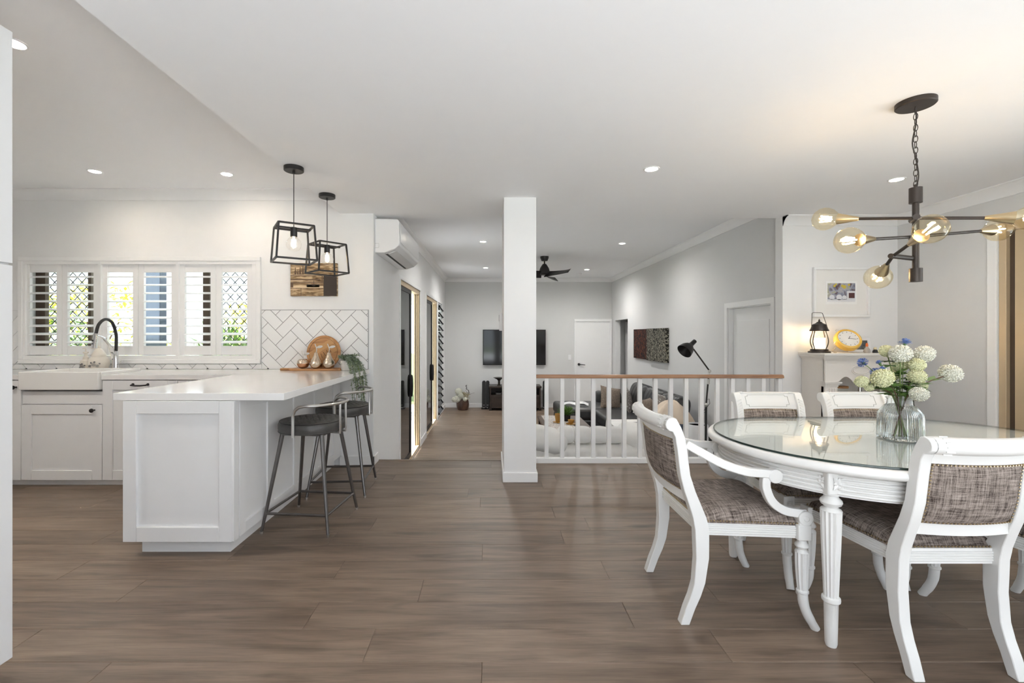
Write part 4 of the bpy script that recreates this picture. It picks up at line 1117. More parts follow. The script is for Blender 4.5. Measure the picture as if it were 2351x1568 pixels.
c5 = copy_tree(c2); c5.location = (2.205, 2.455, 0); c5.rotation_euler[2] = radians(182)
tag(c5, 'white tweed dining chair across the table, behind the vase and before the mantelpiece', 'chair', G)

# ------------------------------------------------------------------ vase and flowers
VX, VY, VZ = 1.895, 2.10, .7395
va = thing('glass_vase', (VX, VY, VZ), 0, 'ribbed clear glass vase with narrow neck on the dining table', 'vase')
VG = bpy.data.materials.new('ribbed_refracting_glass'); VG.use_nodes = True; _n = VG.node_tree
_g = _n.nodes.new('ShaderNodeBsdfGlass'); _g.inputs['IOR'].default_value = 1.32; _g.inputs['Color'].default_value = (.97,.98,.98,1)
_n.nodes.remove(_n.nodes['Principled BSDF']); _n.links.new(_g.outputs[0], _n.nodes['Material Output'].inputs[0])
outer = [(.078,0),(.084,.004),(.085,.012),(.0835,.10),(.081,.118),(.060,.150),(.051,.158),(.049,.165),(.048,.182),(.052,.19)]
inner = [(r-.004, z) for r, z in outer[::-1][:-2]] + [(.079,.010),(0,.009)]
vm2 = MB(); vm2.lathe([(0,0)] + outer + inner, 120, flute=.028, fr=(.003,.1515)); vm2.build('body', VG, va, angle=25)
MB().tube([(.052*cos(t),.052*sin(t),.190) for t in [2*pi*i/40 for i in range(41)]], .0022, 6, caps=False).build('lip', CLEAR, va)

def bloom_mesh(n, seed, m, name):
    rnd = random.Random(seed); mb = MB()
    mb.ball((0,0,0), .68, 14, 9)
    for i in range(n):
        zc = 1-2*(i+.5)/n; a = i*2.39996; r = sqrt(1-zc*zc); d = Vector((r*cos(a), r*sin(a), zc)); t1 = d.orthogonal().normalized(); t2 = d.cross(t1); c = d*.80
        sp_ = rnd.uniform(0, pi)
        for k in range(4):
            an = sp_ + k*pi/2; e = t1*cos(an)+t2*sin(an); f = d.cross(e); l = rnd.uniform(.20,.30); w = l*.7; up = rnd.uniform(.08,.26)
            mb.add([c, c+e*l*.6+f*w/2+d*up, c+e*l+d*up*.8, c+e*l*.6-f*w/2+d*up], [(0,1,2,3)])
    me = mb.mesh(name); me.materials.append(m); me.polygons.foreach_set('use_smooth', [True]*len(me.polygons)); me.set_sharp_from_angle(angle=radians(40)); return me
BM = [bloom_mesh(150, 1, BLOOM, 'snowball_cream'), bloom_mesh(150, 2, BLOOMY, 'snowball_lime')]
def corn_mesh():
    rnd = random.Random(5); mb = MB()
    for i in range(70):
        ring_ = i % 3; el = (.25, .65, 1.1)[ring_] + rnd.uniform(-.12,.12); a = rnd.uniform(0, 2*pi)
        d = Vector((cos(a)*cos(el), sin(a)*cos(el), sin(el))); s = d.cross(Vector((0,0,1))).normalized(); l = rnd.uniform(.8,1.05); w = .16
        mb.add([Vector((0,0,.0)), d*l*.7+s*w*.4, d*l+s*w, d*l*.92, d*l-s*w, d*l*.7-s*w*.4], [(0,1,2,3),(0,3,4,5)])
    me = mb.mesh('cornflower'); me.materials.append(BLUE); return me
CM = corn_mesh()
def lobed_leaf(mb, c, d, n, s):
    c = Vector(c); d = Vector(d).normalized(); n = Vector(n); sd_ = d.cross(n).normalized(); up = sd_.cross(d)
    for an, l in ((0,1),(.75,.75),(-.75,.75)):
        e = d*cos(an)+sd_*sin(an); leafmesh(mb, c, e, up, s*l, s*.42*l, .15)
def flower(kind, x, y, D, rpx, label, hang=0):
    base = Vector((VX, VY, VZ+.012)); p = Vector(wp(x, y, D)); t = thing('snowball_flower' if kind < 2 else 'cornflower', base, 0, label, 'flower', 'flowers in the glass vase')
    q_ = p - base; rad = rpx/1.06*D/F
    neck = Vector((max(-.034,min(.034,q_.x*.3)), max(-.034,min(.034,q_.y*.3)), .172)); foot = Vector((-neck.x*1.1, -neck.y*1.1, .002))
    top = q_ - (q_-neck).normalized()*rad*.55
    mid = neck.lerp(top, .5) + Vector((0,0,.02 + (.0 if hang == 0 else -.03)))
    P = smooth_path([foot, neck, mid, top], 6); MB().tube(P, .0024 if kind < 2 else .0017, 6).build('stem', STEM if random.random() < .35 and kind < 2 else STEMG, t)
    o = bpy.data.objects.new('bloom', BM[kind] if kind < 2 else CM); COL.objects.link(o); o.parent = t; o.location = q_ if kind < 2 else top
    if kind == 2:
        o.rotation_euler = (q_-mid).to_track_quat('Z','Y').to_euler(); o.scale = (rad*1.05,)*3
        MB().lathe([(.003,-.012),(.0055,-.004),(.006,.004),(.004,.009)], 10, top, (q_-mid).to_track_quat('Z','Y').to_matrix()).build('calyx', LEAFD, t)
    else: o.scale = (rad, rad, rad*.9); o.rotation_euler = (random.uniform(-.5,.5), random.uniform(-.5,.5), random.uniform(0,6))
    mb = MB()
    for k in range(7 if kind < 2 else 2):
        w = random.uniform(.38,.88); pp = P[int(w*(len(P)-1))]; a = random.uniform(0,2*pi)
        if pp.z < .185: pp = P[-3]
        d = Vector((cos(a), sin(a), random.uniform(-.3,.5)))
        mb = MB()
        if kind < 2: lobed_leaf(mb, pp, d, (0,0,1), random.uniform(.04,.072))
        else: leafmesh(mb, pp, d, (0,0,1), .035, .008)
        mb.build('leaf', LEAF if random.random() < .5 else LEAFD, t)
    return t
for a in ((0,2067,812,2.12,23,'cream snowball bloom at the top centre of the bouquet'), (1,2036,806,2.18,16,'small lime snowball bloom left of the topmost cream one'), (0,2121,813,2.14,22,'white snowball bloom at the upper right of the bouquet'),
          (1,2104,838,2.10,18,'pale lime snowball bloom under the upper right white one'), (1,2066,839,2.16,17,'lime snowball bloom in the middle of the bouquet'), (1,2105,864,2.08,19,'cream snowball bloom right of the brown stems'),
          (1,2026,868,2.02,24,'large lime cream snowball bloom at the front left'), (1,1978,876,2.06,15,'lime snowball bloom furthest left, over the chair back'), (0,2182,857,2.12,23,'white snowball bloom on a long stem at far right'),
          (0,2110,905,2.00,19,'white snowball bloom resting beside the vase neck'), (1,2116,886,2.12,12,'small lime bloom just above the vase neck bloom'), (1,2050,860,2.20,15,'cream bloom half hidden behind the large front left one'), (1,1996,889,2.06,11,'drooping small lime bloom at the lower left')):
    flower(*a)
for a in ((2,2078,783,2.14,15,'blue cornflower standing highest in the bouquet'), (2,1979,829,2.08,14,'blue cornflower leaning out furthest left'), (2,2018,830,2.16,9,'half open blue cornflower bud left of centre'), (2,2008,851,2.08,13,'blue cornflower above the large lime bloom'), (2,2026,846,2.12,12,'blue cornflower tucked beside the middle bloom')):
    flower(*a)

# ------------------------------------------------------------------ mantelpiece and what stands on it
MX, MY = 3.31, 4.366
mt = thing('mantelpiece', (MX, MY, 0), 0, 'small white mantelpiece with scalloped apron and reeded pilasters', 'mantelpiece')
CRM = mat('cream_white_lacquer', (.80,.765,.72), .45, var=.02)
mw, md = .32, -.31
B(-mw, -mw+.02, md+.02, 0, 0, 1.0).build('side_panel', CRM, mt); B(mw-.02, mw, md+.02, 0, 0, 1.0).build('side_panel', CRM, mt)
B(-mw+.02, mw-.02, -.02, 0, 0, 1.0).build('back_panel', CRM, mt)
B(-mw-.035, mw+.035, md-.04, 0, 1.035, 1.056).build('shelf', CRM, mt, bevel=.003)
mb = MB()
for (o_, z0, z1) in ((.028,1.022,1.035),(.02,1.01,1.022),(.01,.998,1.01)): mb.box(-mw-o_, mw+o_, md-o_, 0, z0, z1)
mb.build('moulding', CRM, mt)
sc_ = [(-mw,1.0),(-mw,.80),(-.20,.80)]
for i in range(0, 31):
    u_ = -.20 + .40*i/30; v = abs(u_)
    z = .80 + .045*(max(0, cos((v-.135)/.065*pi/2)) if v > .07 else 0) + (.0 if v > .07 else .008*cos(v/.07*pi)-.0)
    sc_.append((u_, z))
sc_ += [(.20,.80),(mw,.80),(mw,1.0)]
MB().prism(sc_, md, md+.025, 'y').build('apron', CRM, mt)
mb = MB()
for rx_, rz_ in ((.085,.045),(.07,.033)): mb.tube([(rx_*cos(t), md-.002, .905+rz_*sin(t)) for t in [2*pi*i/36 for i in range(37)]], .003, 5, caps=False)
mb.build('medallion', CRM, mt)
for s in (-1,1):
    c = s*(mw-.055); mb = MB(); mb.box(c-.055, c+.055, md, md+.05, 0, .755)
    for k in range(4): mb.tube([(c-.035+k*.0235, md-.002, .12), (c-.035+k*.0235, md-.002, .74)], .0085, 6)
    pl = mb.build('pilaster', CRM, mt)
    mb = MB(); mb.box(c-.068, c+.085 if s < 0 else c+.068, md-.018, md+.05, .785, .80); mb.box(c-.06, c+.07 if s < 0 else c+.06, md-.010, md+.05, .77, .785); mb.box(c-.056, c+.06, md-.004, md+.05, .755, .77); mb.box(c-.06, c+.06, md-.012, md+.05, 0, .12); mb.build('capital', CRM, pl)
B(-mw+.02, mw-.02, md+.03, -.02, .60, .615).build('inner_shelf', CRM, mt)

def mzt(x): return px(x, 4.2)
ZM = 1.056
ln = thing('candle_lantern', (mzt(1879), 4.19, ZM), 0, 'dark metal candle warmer lantern with wire handle on the mantel shelf', 'lantern')
MB().lathe([(.088,0),(.088,.012),(.072,.018),(.070,.032),(.06,.036),(0,.036)], 28).build('base', BRONZE, ln)
MB().lathe([(.074,.200),(.076,.206),(.066,.225),(.060,.245),(.058,.258),(.045,.266),(.03,.272),(.018,.284),(.008,.288),(.009,.298),(.004,.304),(.003,.312),(0,.313)], 28).build('cap', BRONZE, ln)
for a in (20, 110, 200, 290):
    ca, sa = cos(radians(a)), sin(radians(a)); MB().tube(smooth_path([(r*ca, r*sa, z) for r, z in ((.060,.034),(.077,.075),(.082,.11),(.074,.15),(.062,.185),(.060,.205))], 4), .0045, 6).build('rib', BRONZE, ln)
MB().tube([(-.064,0,.24),(-.07,0,.25),(-.066,0,.365),(-.058,0,.37),(.018,0,.37),(.03,0,.365),(.066,0,.262),(.064,0,.25)], .0024, 6).build('handle', BRONZE, ln)
cn = thing('jar_candle', (mzt(1879), 4.19, ZM+.037), 0, 'glowing cream candle in a glass jar inside the dark lantern', 'candle')
MB().lathe([(0,.002),(.048,.002),(.048,.10),(0,.10)], 28).build('wax', CANDLE, cn); MB().lathe([(.050,0),(.051,.003),(.051,.112),(.050,.113)], 28).build('glass_jar', CLEAR, cn)
point(cn, (0,0,.13), 1.2, (1,.7,.4), .02)

ck = thing('yellow_clock', (mzt(1942), 4.20, ZM), 0, 'round yellow clock with pale dial tipped back on the mantel shelf', 'clock')
Mc = Matrix.Rotation(radians(-28), 3, 'Y') @ Matrix.Rotation(radians(8), 3, 'Z') @ Matrix.Rotation(radians(90-18), 3, 'X')
Mc = Matrix.Rotation(radians(22), 3, 'Y') @ Matrix.Rotation(radians(16), 3, 'Z') @ Matrix.Rotation(radians(68), 3, 'X')
Mc = Vector((-.19,-.81,.55)).to_track_quat('Z','Y').to_matrix() @ Matrix.Rotation(.5, 3, 'Z')
cc = Vector((.0, -.02, .118))
MB().lathe([(r_*1.1, z_) for r_, z_ in [(0,-.045),(.085,-.045),(.094,-.03),(.097,-.01),(.094,.0),(.097,.008),(.094,.025),(.084,.032),(.078,.030),(.077,.022),(0,.021)]], 44, cc, Mc).build('case', YELLOW, ck)
MB().lathe([(0,.022),(.084,.022),(.084,.0225)], 40, cc, Mc).build('dial', DIAL, ck)
mb = MB()
for k in range(12):
    a = pi/6*k; mb.obox(cc + Mc @ Vector((.070*cos(a), .070*sin(a), .0235)), (.010,.0035,.001), Mc @ Matrix.Rotation(a, 3, 'Z'))
mb.obox(cc + Mc @ Vector((.012,.006,.025)), (.034,.004,.001), Mc @ Matrix.Rotation(.5, 3, 'Z')); mb.obox(cc + Mc @ Vector((.022,-.016,.026)), (.062,.0025,.001), Mc @ Matrix.Rotation(-.6, 3, 'Z'))
mb.build('hands_and_hours', INK, ck); MB().tube([cc + Mc @ Vector((.016*cos(t), .118+.012*sin(t), 0)) for t in [2*pi*i/16 for i in range(17)]], .002, 5, caps=False).build('hanging_ring', STEEL, ck)

pf = thing('photo_frame', (mzt(1993), 4.29, ZM), 0, 'small white framed photo behind the figurines on the mantel', 'photo frame')
Mp = Matrix.Rotation(radians(-10), 3, 'X')
mb = MB(); 
for c, d in (((0,0,.125),(.21,.014,.025)), ((0,0,.0125),(.21,.014,.025)), ((-.0925,0,.069),(.025,.014,.09)), ((.0925,0,.069),(.025,.014,.09))): mb.obox(Mp @ Vector(c), d, Mp)
mb.build('frame', PLASTIC, pf, bevel=.002); MB().obox(Mp @ Vector((0,.002,.069)), (.165,.006,.092), Mp).build('photo', painting('grey_photo', [(.3,(.05,.055,.055)),(.5,(.16,.17,.16)),(.65,(.45,.46,.46)),(.8,(.7,.7,.7))], 16, 1.0), pf)
g1 = thing('gnome_bottle', (mzt(1980), 4.15, ZM), 0, 'tiny glass figurine with orange pointed cap on the mantel', 'figurine')
MB().lathe([(.022,0),(.026,.01),(.024,.03),(.014,.045),(.009,.055),(.009,.06)], 18).build('body', mat('smoky_figurine', (.42,.38,.34), .2, var=.3, scale=40), g1); MB().lathe([(.010,.058),(.011,.07),(.008,.088),(0,.092)], 14).build('cap', mat('orange_enamel', (.75,.16,.03), .4), g1)
g2 = thing('bee_figurine', (mzt(1999), 4.15, ZM), 0, 'smaller cream and black figurine right of the orange capped one', 'figurine')
MB().lathe([(.020,0),(.022,.008),(.018,.022),(.012,.03)], 16).build('body', INK, g2); MB().ball((0,0,.04), .014, 12, 8).build('head', mat('cream_enamel', (.7,.62,.42), .4), g2)
hb = thing('glass_hand_ornament', (mzt(1908), 4.16, ZM), 0, 'small clear twisted ornament between lantern and yellow clock', 'ornament')
MB().tube(smooth_path([(.02,0,0),(-.015,0,.02),(.012,0,.05),(.0,0,.08),(.012,0,.105)], 5), [.007]*8+[.006]*8+[.004]*5, 8).build('coil', mat('pale_amber_glass', (.62,.50,.36), .15, var=.2), hb)
# in the alcove
jr = thing('storage_jar', (px(1930,4.22), 4.22, .615), 0, 'tall glass jar with timber lid in the mantel alcove', 'jar')
MB().lathe([(.052,0),(.056,.004),(.056,.11),(.054,.112)], 28).build('glass_body', CLEAR, jr); MB().lathe([(0,.112),(.058,.112),(.06,.116),(.06,.128),(.057,.131),(0,.131)], 28).build('lid', BOARDW, jr)
for i, (x, y, r, h) in enumerate(((1925,4.11,.027,.06),(1945,4.10,.023,.045))):
    j = thing('spice_jar', (px(x,y), y, .615), 0, ('taller' if i == 0 else 'shorter') + ' spice jar with shiny lid standing before the timber-lidded jar', 'jar', 'spice jars in the mantel alcove')
    MB().lathe([(r,0),(r,h*.65),(r*.9,h*.7)], 20).build('glass_body', mat('brown_spice_%d' % i, (.34,.15,.05), .3), j); MB().lathe([(r*1.02,h*.68),(r*1.02,h),(0,h)], 20).build('lid', CHROME, j)
cu = thing('metal_cone', (px(1974,4.2), 4.2, .615), 0, 'slim grey metal cone standing in the mantel alcove', 'ornament'); MB().lathe([(.03,0),(.028,.01),(.010,.13),(.004,.16),(0,.162)], 20).build('cone', STEEL, cu)

pic = thing('framed_picture', (px(1930,4.36), 4.368, 1.392), 0, 'white framed painting with wide mat above the mantelpiece', 'picture')
mb = MB()
for q_ in ((-.27,.27,.455,.478),(-.27,.27,0,.023),(-.27,-.247,.023,.455),(.247,.27,.023,.455)): mb.box(q_[0],q_[1],-.03,0,q_[2],q_[3])
mb.build('frame', TRIM, pic, bevel=.003); B(-.247,.247,-.012,0,.023,.455).build('mat_board', mat('off_white_mat', (.80,.79,.77), .8), pic)
B(-.148,.152,-.0135,-.011,.125,.345).build('mat_window', mat('white_mat', (.84,.84,.83), .8), pic)
B(-.13,.135,-.015,-.012,.148,.325).build('print', painting('still_life_print', [(.28,(.05,.05,.07)),(.40,(.16,.10,.10)),(.48,(.22,.25,.33)),(.56,(.42,.40,.45)),(.64,(.35,.36,.20)),(.74,(.75,.75,.76))], 13, 1.4), pic)
mb = MB(); mb.box(-.13,.135,-.0162,-.0148,.148,.172); mb.box(.055,.135,-.0162,-.0148,.172,.25)
for x, z, r in ((-.09,.19,.025),(-.02,.19,.028),(.03,.187,.022)): mb.cyl((x,-.0162,z),(x,-.0146,z), r, n=14)
mb.build('printed_china', mat('print_white', (.68,.69,.72), .7), pic); B(.072,.128,-.0168,-.016,.182,.232).build('printed_tin', mat('print_maroon', (.09,.03,.03), .7), pic)
mb = MB(); [mb.cyl((x,-.0166,z),(x,-.015,z), r, n=10) for x, z, r in ((-.065,.30,.012),(-.05,.315,.009),(.075,.31,.011),(.03,.29,.018),(.01,.30,.012))]; mb.build('printed_flowers', mat('print_yellow', (.62,.48,.06), .7), pic)

# ------------------------------------------------------------------ living room
tv = thing('television', (.545, YF-.001, .507), 0, 'large black flat television on the far grey wall behind the column', 'television')
B(-.745, .745, -.07, -.03, 0, .84).build('bezel', BLACK, tv, bevel=.004); B(-.73, .73, -.072, -.069, .018, .825).build('screen', SCREEN, tv); B(-.2,.2,-.03,0,.25,.6).build('wall_bracket', BLACK, tv)
tcb = thing('media_cabinet', (.545, 10.55, ZL), 0, 'dark timber media cabinet under the television', 'cabinet')
B(-.60,.60,-.235,.235,.52,.56).build('top', DARKW, tcb, bevel=.004); B(-.58,-.55,-.22,.22,.06,.52).build('side', DARKW, tcb); B(.55,.58,-.22,.22,.06,.52).build('side', DARKW, tcb)
B(-.55,.55,.18,.22,.06,.52).build('back', DARKW, tcb); B(-.55,.55,-.22,.18,.06,.10).build('base', DARKW, tcb); B(-.55,.55,-.21,.18,.34,.36).build('shelf', DARKW, tcb)
for x in (-.55,-.18,.19): B(x+.005, x+.355, -.225,-.205,.10,.34).build('drawer', DARKW, tcb, bevel=.003)
for x in (-.565,.565): B(x-.03,x+.03,-.2,.2,0,.06).build('leg', DARKW, tcb)
dv = thing('media_player', (.30, 10.42, ZL+.36), 0, 'slim black media player on the open cabinet shelf', 'player'); B(-.2,.2,-.08,.1,0,.05).build('body', BLACK, dv, bevel=.003); B(-.18,-.08,-.082,-.079,.02,.03).build('display', STEEL, dv)
bw = thing('pedestal_bowl', (.18, 10.5, ZL+.56), 0, 'dark glass pedestal bowl on the media cabinet', 'bowl'); MB().lathe([(.06,0),(.05,.01),(.028,.02),(.026,.11),(.05,.14),(.135,.18),(.14,.185),(.13,.182),(.04,.15),(0,.148)], 28).build('bowl', mat('dark_bowl_glass', (.035,.03,.025), .1), bw)
def speaker(x, y, lb):
    t = thing('tower_speaker', (x, y, ZL), 0, lb, 'speaker', 'slim tower speakers by the media cabinet')
    mb = MB(); p = [(-.042,.05),(.042,.05)] + [(.042*cos(radians(a)), .66-.042+.042*sin(radians(a))) for a in range(0,181,20)]
    mb.prism(p, -.05, .05, 'y'); mb.build('cabinet', BLACK, t); MB().prism([(a*.9, .01+b*.98) for a, b in p], -.056, -.05, 'y').build('grille', INK, t)
    B(-.06,.06,-.07,.07,0,.02).build('base', BLACK, t); MB().cyl((0,0,.02),(0,0,.06),.02).build('stand', STEEL, t); B(-.02,.02,-.058,-.055,.09,.10).build('badge', STEEL, t)
speaker(px(1111,10.6), 10.62, 'black tower speaker with rounded top, left one of the pair beside the cabinet'); speaker(px(1119.6,10.6), 10.62, 'black tower speaker with rounded top, touching the cabinet end left of the column')
speaker(px(1246,10.6)+.05, 10.62, 'black tower speaker with rounded top right of the column')

fp = thing('flower_pot', (px(1062.5,10.5), 10.48, ZL), 0, 'carved dark brown round pot on the floor in the far corner', 'pot')
MB().lathe([(.11,0),(.125,.01),(.14,.07),(.145,.14),(.135,.21),(.115,.245),(.105,.24),(.1,.22),(0,.2)], 16, flute=.05, fr=(.02,.23)).build('pot', POTW, fp)
fl = thing('flower_arrangement', (px(1062.5,10.5), 10.48, ZL+.205), 0, 'white artificial flowers with dry twigs standing in the brown floor pot', 'flowers')
for i, (x, z, r) in enumerate(((-.09,.22,.085),(-.11,.06,.085),(-.19,.045,.06),(-.04,.135,.065),(.06,.06,.05))):
    o = bpy.data.objects.new('bloom', BM[0]); COL.objects.link(o); o.parent = fl; o.location = (x, -.05-.02*i, z); o.scale = (r,)*3
    MB().tube([(0,0,0),(x*.6,-.03,z*.6),(x,-.05-.02*i,z)], .004, 5).build('stem', STEMG, fl)
mb = MB(); 
for i in range(70):
    a = random.uniform(0,2*pi); c = Vector((random.uniform(-.03,.12), random.uniform(-.08,.05), random.uniform(.02,.18))); leafmesh(mb, c, (cos(a)*.8+.3, sin(a)*.6, random.uniform(.2,1)), (0,-1,0), random.uniform(.05,.11), .014)
mb.build('dry_leaves', mat('straw_leaf', (.42,.36,.22), .8, var=.3), fl)
mb = MB(); P = smooth_path([(.04,0,.0),(.11,0,.12),(.14,0,.20),(.10,0,.28),(.08,0,.36)], 5); mb.tube(P, .004, 5); mb.tube([(.1,0,.1),(.2,0,.17),(.27,0,.19)], .003, 5); mb.tube([(.13,0,.16),(.06,0,.25)], .003, 5)
for p in P[4:]: mb.ball(p + Vector((random.uniform(-.02,.02),-.005,0)), .011, 6, 4)
mb.build('twig', mat('grey_twig', (.16,.15,.15), .8), fl)

# ceiling fan
fn = thing('ceiling_fan', (.915, 7.8, ZH), 0, 'black ceiling fan with curved blades in the living room', 'ceiling fan')
MB().lathe([(0,0),(.072,0),(.07,-.03),(.052,-.075),(0,-.08)], 28).build('canopy', BLACK, fn); MB().cyl((0,0,-.07),(0,0,-.15),.012,n=12).build('downrod', BLACK, fn)
MB().lathe([(.03,-.13),(.045,-.15),(.075,-.20),(.09,-.25),(.092,-.30),(.07,-.32),(0,-.325)], 28).build('motor', BLACK, fn)
for a in (62, 182, 298):
    def blade(u_, v_, a=a):
        r = .05 + .62*u_; w = .078*(sin(pi*min(1, .10+.86*u_))**.6) + .010; c = .07*sin(u_*pi*.9)
        y = c + (v_-.5)*2*w; x = r
        zz = -.305 + .05*(v_-.5)*2*(1-.3*u_) - .01*u_
        A = radians(a); return (x*cos(A)-y*sin(A), x*sin(A)+y*cos(A), zz)
    mb = MB(); mb.grid(blade, 16, 4); mb.grid(lambda u_, v_, f=blade: tuple(Vector(f(u_, v_)) + Vector((0,0,-.008))), 16, 4); mb.build('blade', BLACK, fn)
sdt = thing('smoke_alarm', (1.93, 9.95, ZH), 0, 'flat round white smoke alarm on the living room ceiling', 'smoke alarm')
MB().lathe([(0,-.03),(.05,-.03),(.06,-.02),(.062,0)], 24).build('base', PLASTIC, sdt)
sw = thing('light_switch', (px(1308,YF), YF, .69), 0, 'white light switch plate left of the far white door', 'switch'); B(-.035,.035,-.01,0,-.06,.06).build('plate', PLASTIC, sw, bevel=.002); B(-.01,.01,-.014,-.009,-.02,.02).build('rocker', TRIM, sw)

# two abstract canvases on the right wall
AB1 = painting('rust_abstract', [(.36,(.008,.007,.007)),(.52,(.022,.014,.013)),(.58,(.20,.05,.02)),(.66,(.02,.016,.016)),(.80,(.10,.07,.06))], 7, 3.0, (1,2.6,1.3))
AB2 = painting('cream_abstract', [(.40,(.014,.013,.011)),(.52,(.035,.032,.026)),(.56,(.55,.52,.42)),(.60,(.03,.028,.024)),(.68,(.5,.46,.36)),(.74,(.25,.06,.03))], 10, 4.0, (1,1.6,1))
a1 = B(-.035,0,-.41,.41,0,.562).build('abstract_canvas', AB1, loc=(XR, 8.635, .768), label='dark rust-flecked abstract canvas, the one nearer the far corner', cat='painting', group='pair of abstract canvases')
a2 = B(-.06,-.001,-.445,.445,0,.567).build('abstract_canvas', AB2, loc=(XR, 7.775, .766), label='black canvas covered in cream scribbles, nearer the floor lamp', cat='painting', group='pair of abstract canvases')

# floor lamp
fl_ = thing('floor_lamp', (2.46, 5.2, ZL), 0, 'black adjustable floor lamp with angled arm and bell shade behind the balustrade', 'lamp')
def LL(x, y, D=5.2): return Vector(wp(x, y, D)) - Vector((2.46, 5.2, ZL))
MB().lathe([(.13,0),(.13,.012),(.12,.018),(.02,.024),(0,.026)], 32).build('base', BLACK, fl_)
MB().tube([(0,0,.02), LL(1621,934)], .012, 10).build('lower_pole', BLACK, fl_); MB().tube([LL(1621,930), LL(1627,862)], .009, 10).build('upper_pole', BLACK, fl_)
mb = MB(); mb.ball(LL(1621,929), .022, 12, 8); mb.ball(LL(1628.5,852), .02, 12, 8); mb.cyl(LL(1627,862), LL(1628.5,850), .012); mb.cyl(LL(1626.5,882), LL(1627,870), .015); mb.build('joint', STEEL, fl_)
MB().tube([LL(1628.5,851), LL(1592,801)], .0085, 10).build('arm', BRONZE, fl_)
mb = MB(); mb.tube([LL(1621.5,934)+Vector((0,-.02,0)), LL(1628,925)+Vector((0,-.02,0)), LL(1626,915)+Vector((0,-.02,0)), LL(1621.5,918)], .003, 5); mb.tube([LL(1620,938), LL(1615,943), LL(1616,947), LL(1620,947)], .003, 5); mb.build('cable', BLACK, fl_)
d_ = (LL(1572,798) - LL(1590,786)).normalized() + Vector((0,-.35,-.1)); d_.normalize(); Ms = d_.to_track_quat('Z','Y').to_matrix(); c_ = LL(1588,790)
MB().lathe([(0,-.06),(.024,-.06),(.026,.0),(.03,.02),(.055,.045),(.075,.08),(.085,.125),(.087,.14),(.083,.138),(.07,.09),(.04,.05),(0,.045)], 28, c_, Ms).build('shade', BLACK, fl_)

# air purifier
apf = thing('air_purifier', (px(1602,5.5), 5.5, ZL), 0, 'white cylindrical air purifier with dark grille top behind the armchair', 'air purifier')
MB().lathe([(.115,0),(.12,.01),(.118,.64),(.112,.65),(.106,.645),(.104,.62)], 32).build('casing', PLASTIC, apf); MB().lathe([(0,.632),(.105,.632)], 28).build('grille', mat('brown_grille', (.10,.09,.085), .7, var=.3, scale=60), apf)
B(-.03,.0,-.1195,-.117,.59,.60).build('badge', GREYPL, apf)

# ---- charcoal leather corner sofa
sf = thing('corner_sofa', (2.1, 7.2, ZL), 0, 'charcoal leather corner sofa along the right wall with a chaise toward the television', 'sofa')
def SB(x0,x1,y0,y1,z0,z1): return B(x0-2.1,x1-2.1,y0-7.2,y1-7.2,z0,z1)
SB(1.75,2.80,5.75,8.75,.06,.27).build('base', SOFA, sf, bevel=.03); SB(1.20,2.0,7.75,8.72,.06,.27).build('chaise_base', SOFA, sf, bevel=.03)
for y0, y1 in ((5.95,6.85),(6.86,7.75)): SB(1.74,2.45,y0,y1,.26,.46).build('seat_cushion', SOFA, sf, bevel=.05, seg=4)
SB(1.18,2.45,7.76,8.72,.26,.47).build('seat_cushion', SOFA, sf, bevel=.06, seg=4)
SB(2.45,2.82,5.75,8.75,.26,.55).build('back_frame', SOFA, sf, bevel=.05, seg=3)
def backcush(y0, y1):
    c = Vector((2.50-2.1, (y0+y1)/2-7.2, .66)); M = Matrix.Rotation(radians(14), 3, 'Y')
    def fn_(u_, v_):
        a = 2*pi*u_; b = (v_-.5)*2
        e = (1-abs(b)**5)**.35 if abs(b) < 1 else 0
        sx = abs(cos(a))**.6*(1 if cos(a) >= 0 else -1); sz = abs(sin(a))**.6*(1 if sin(a) >= 0 else -1)
        wr_ = 1+.03*sin(b*17+sz*3)
        return tuple(c + M @ Vector((.135*sx*e*wr_, b*(y1-y0)/2, .25*sz*(.75+.25*e)*wr_)))
    MB().grid(fn_, 24, 22, cu=True).build('back_cushion', SOFA, sf, angle=80)
for y0, y1 in ((5.95,6.55),(6.56,7.2),(7.21,7.95)): backcush(y0, y1)
SB(1.98,2.45,8.48,8.75,.40,.67).build('end_bolster', SOFA, sf, bevel=.07, seg=4)
SB(1.72,2.72,5.70,5.95,.06,.60).build('armrest', NAVY, sf, bevel=.07, seg=4)

def cushion(name, c, s, rot, m, label, th=.14):
    t = thing(name, c, 0, label, 'cushion', 'cushions on the leather sofa')
    M = rot
    def f(sg):
        def g(u_, v_):
            x = (u_-.5)*s; z = (v_-.5)*s; e = max(0, (1-(2*u_-1)**2)*(1-(2*v_-1)**2)); k = 1-.10*(1-e**.5)*min(1, 4*abs((2*u_-1)*(2*v_-1))) if False else 1-.06*((2*u_-1)**2*(1-(2*v_-1)**2) + (2*v_-1)**2*(1-(2*u_-1)**2))
            return tuple(M @ Vector((x*k, sg*th/2*e**.45, z*k)))
        return g
    mb = MB(); mb.grid(f(1), 14, 14); mb.grid(f(-1), 14, 14); mb.build('cover', m, t, angle=70); return t
RZ = lambda a: Matrix.Rotation(radians(a), 3, 'Z'); RX = lambda a: Matrix.Rotation(radians(a), 3, 'X'); RY = lambda a: Matrix.Rotation(radians(a), 3, 'Y')
cushion('throw_cushion', wp(1402,914,7.95), .40, RZ(18) @ RX(-20) @ RY(12), FUR, 'shaggy dark speckled cushion at the chaise corner of the sofa')
cushion('throw_cushion', wp(1441,918,7.6), .42, RZ(64) @ RX(-18) @ RY(-4), RINGS, 'pale ring-print cushion leaning on the sofa back near the shaggy one')
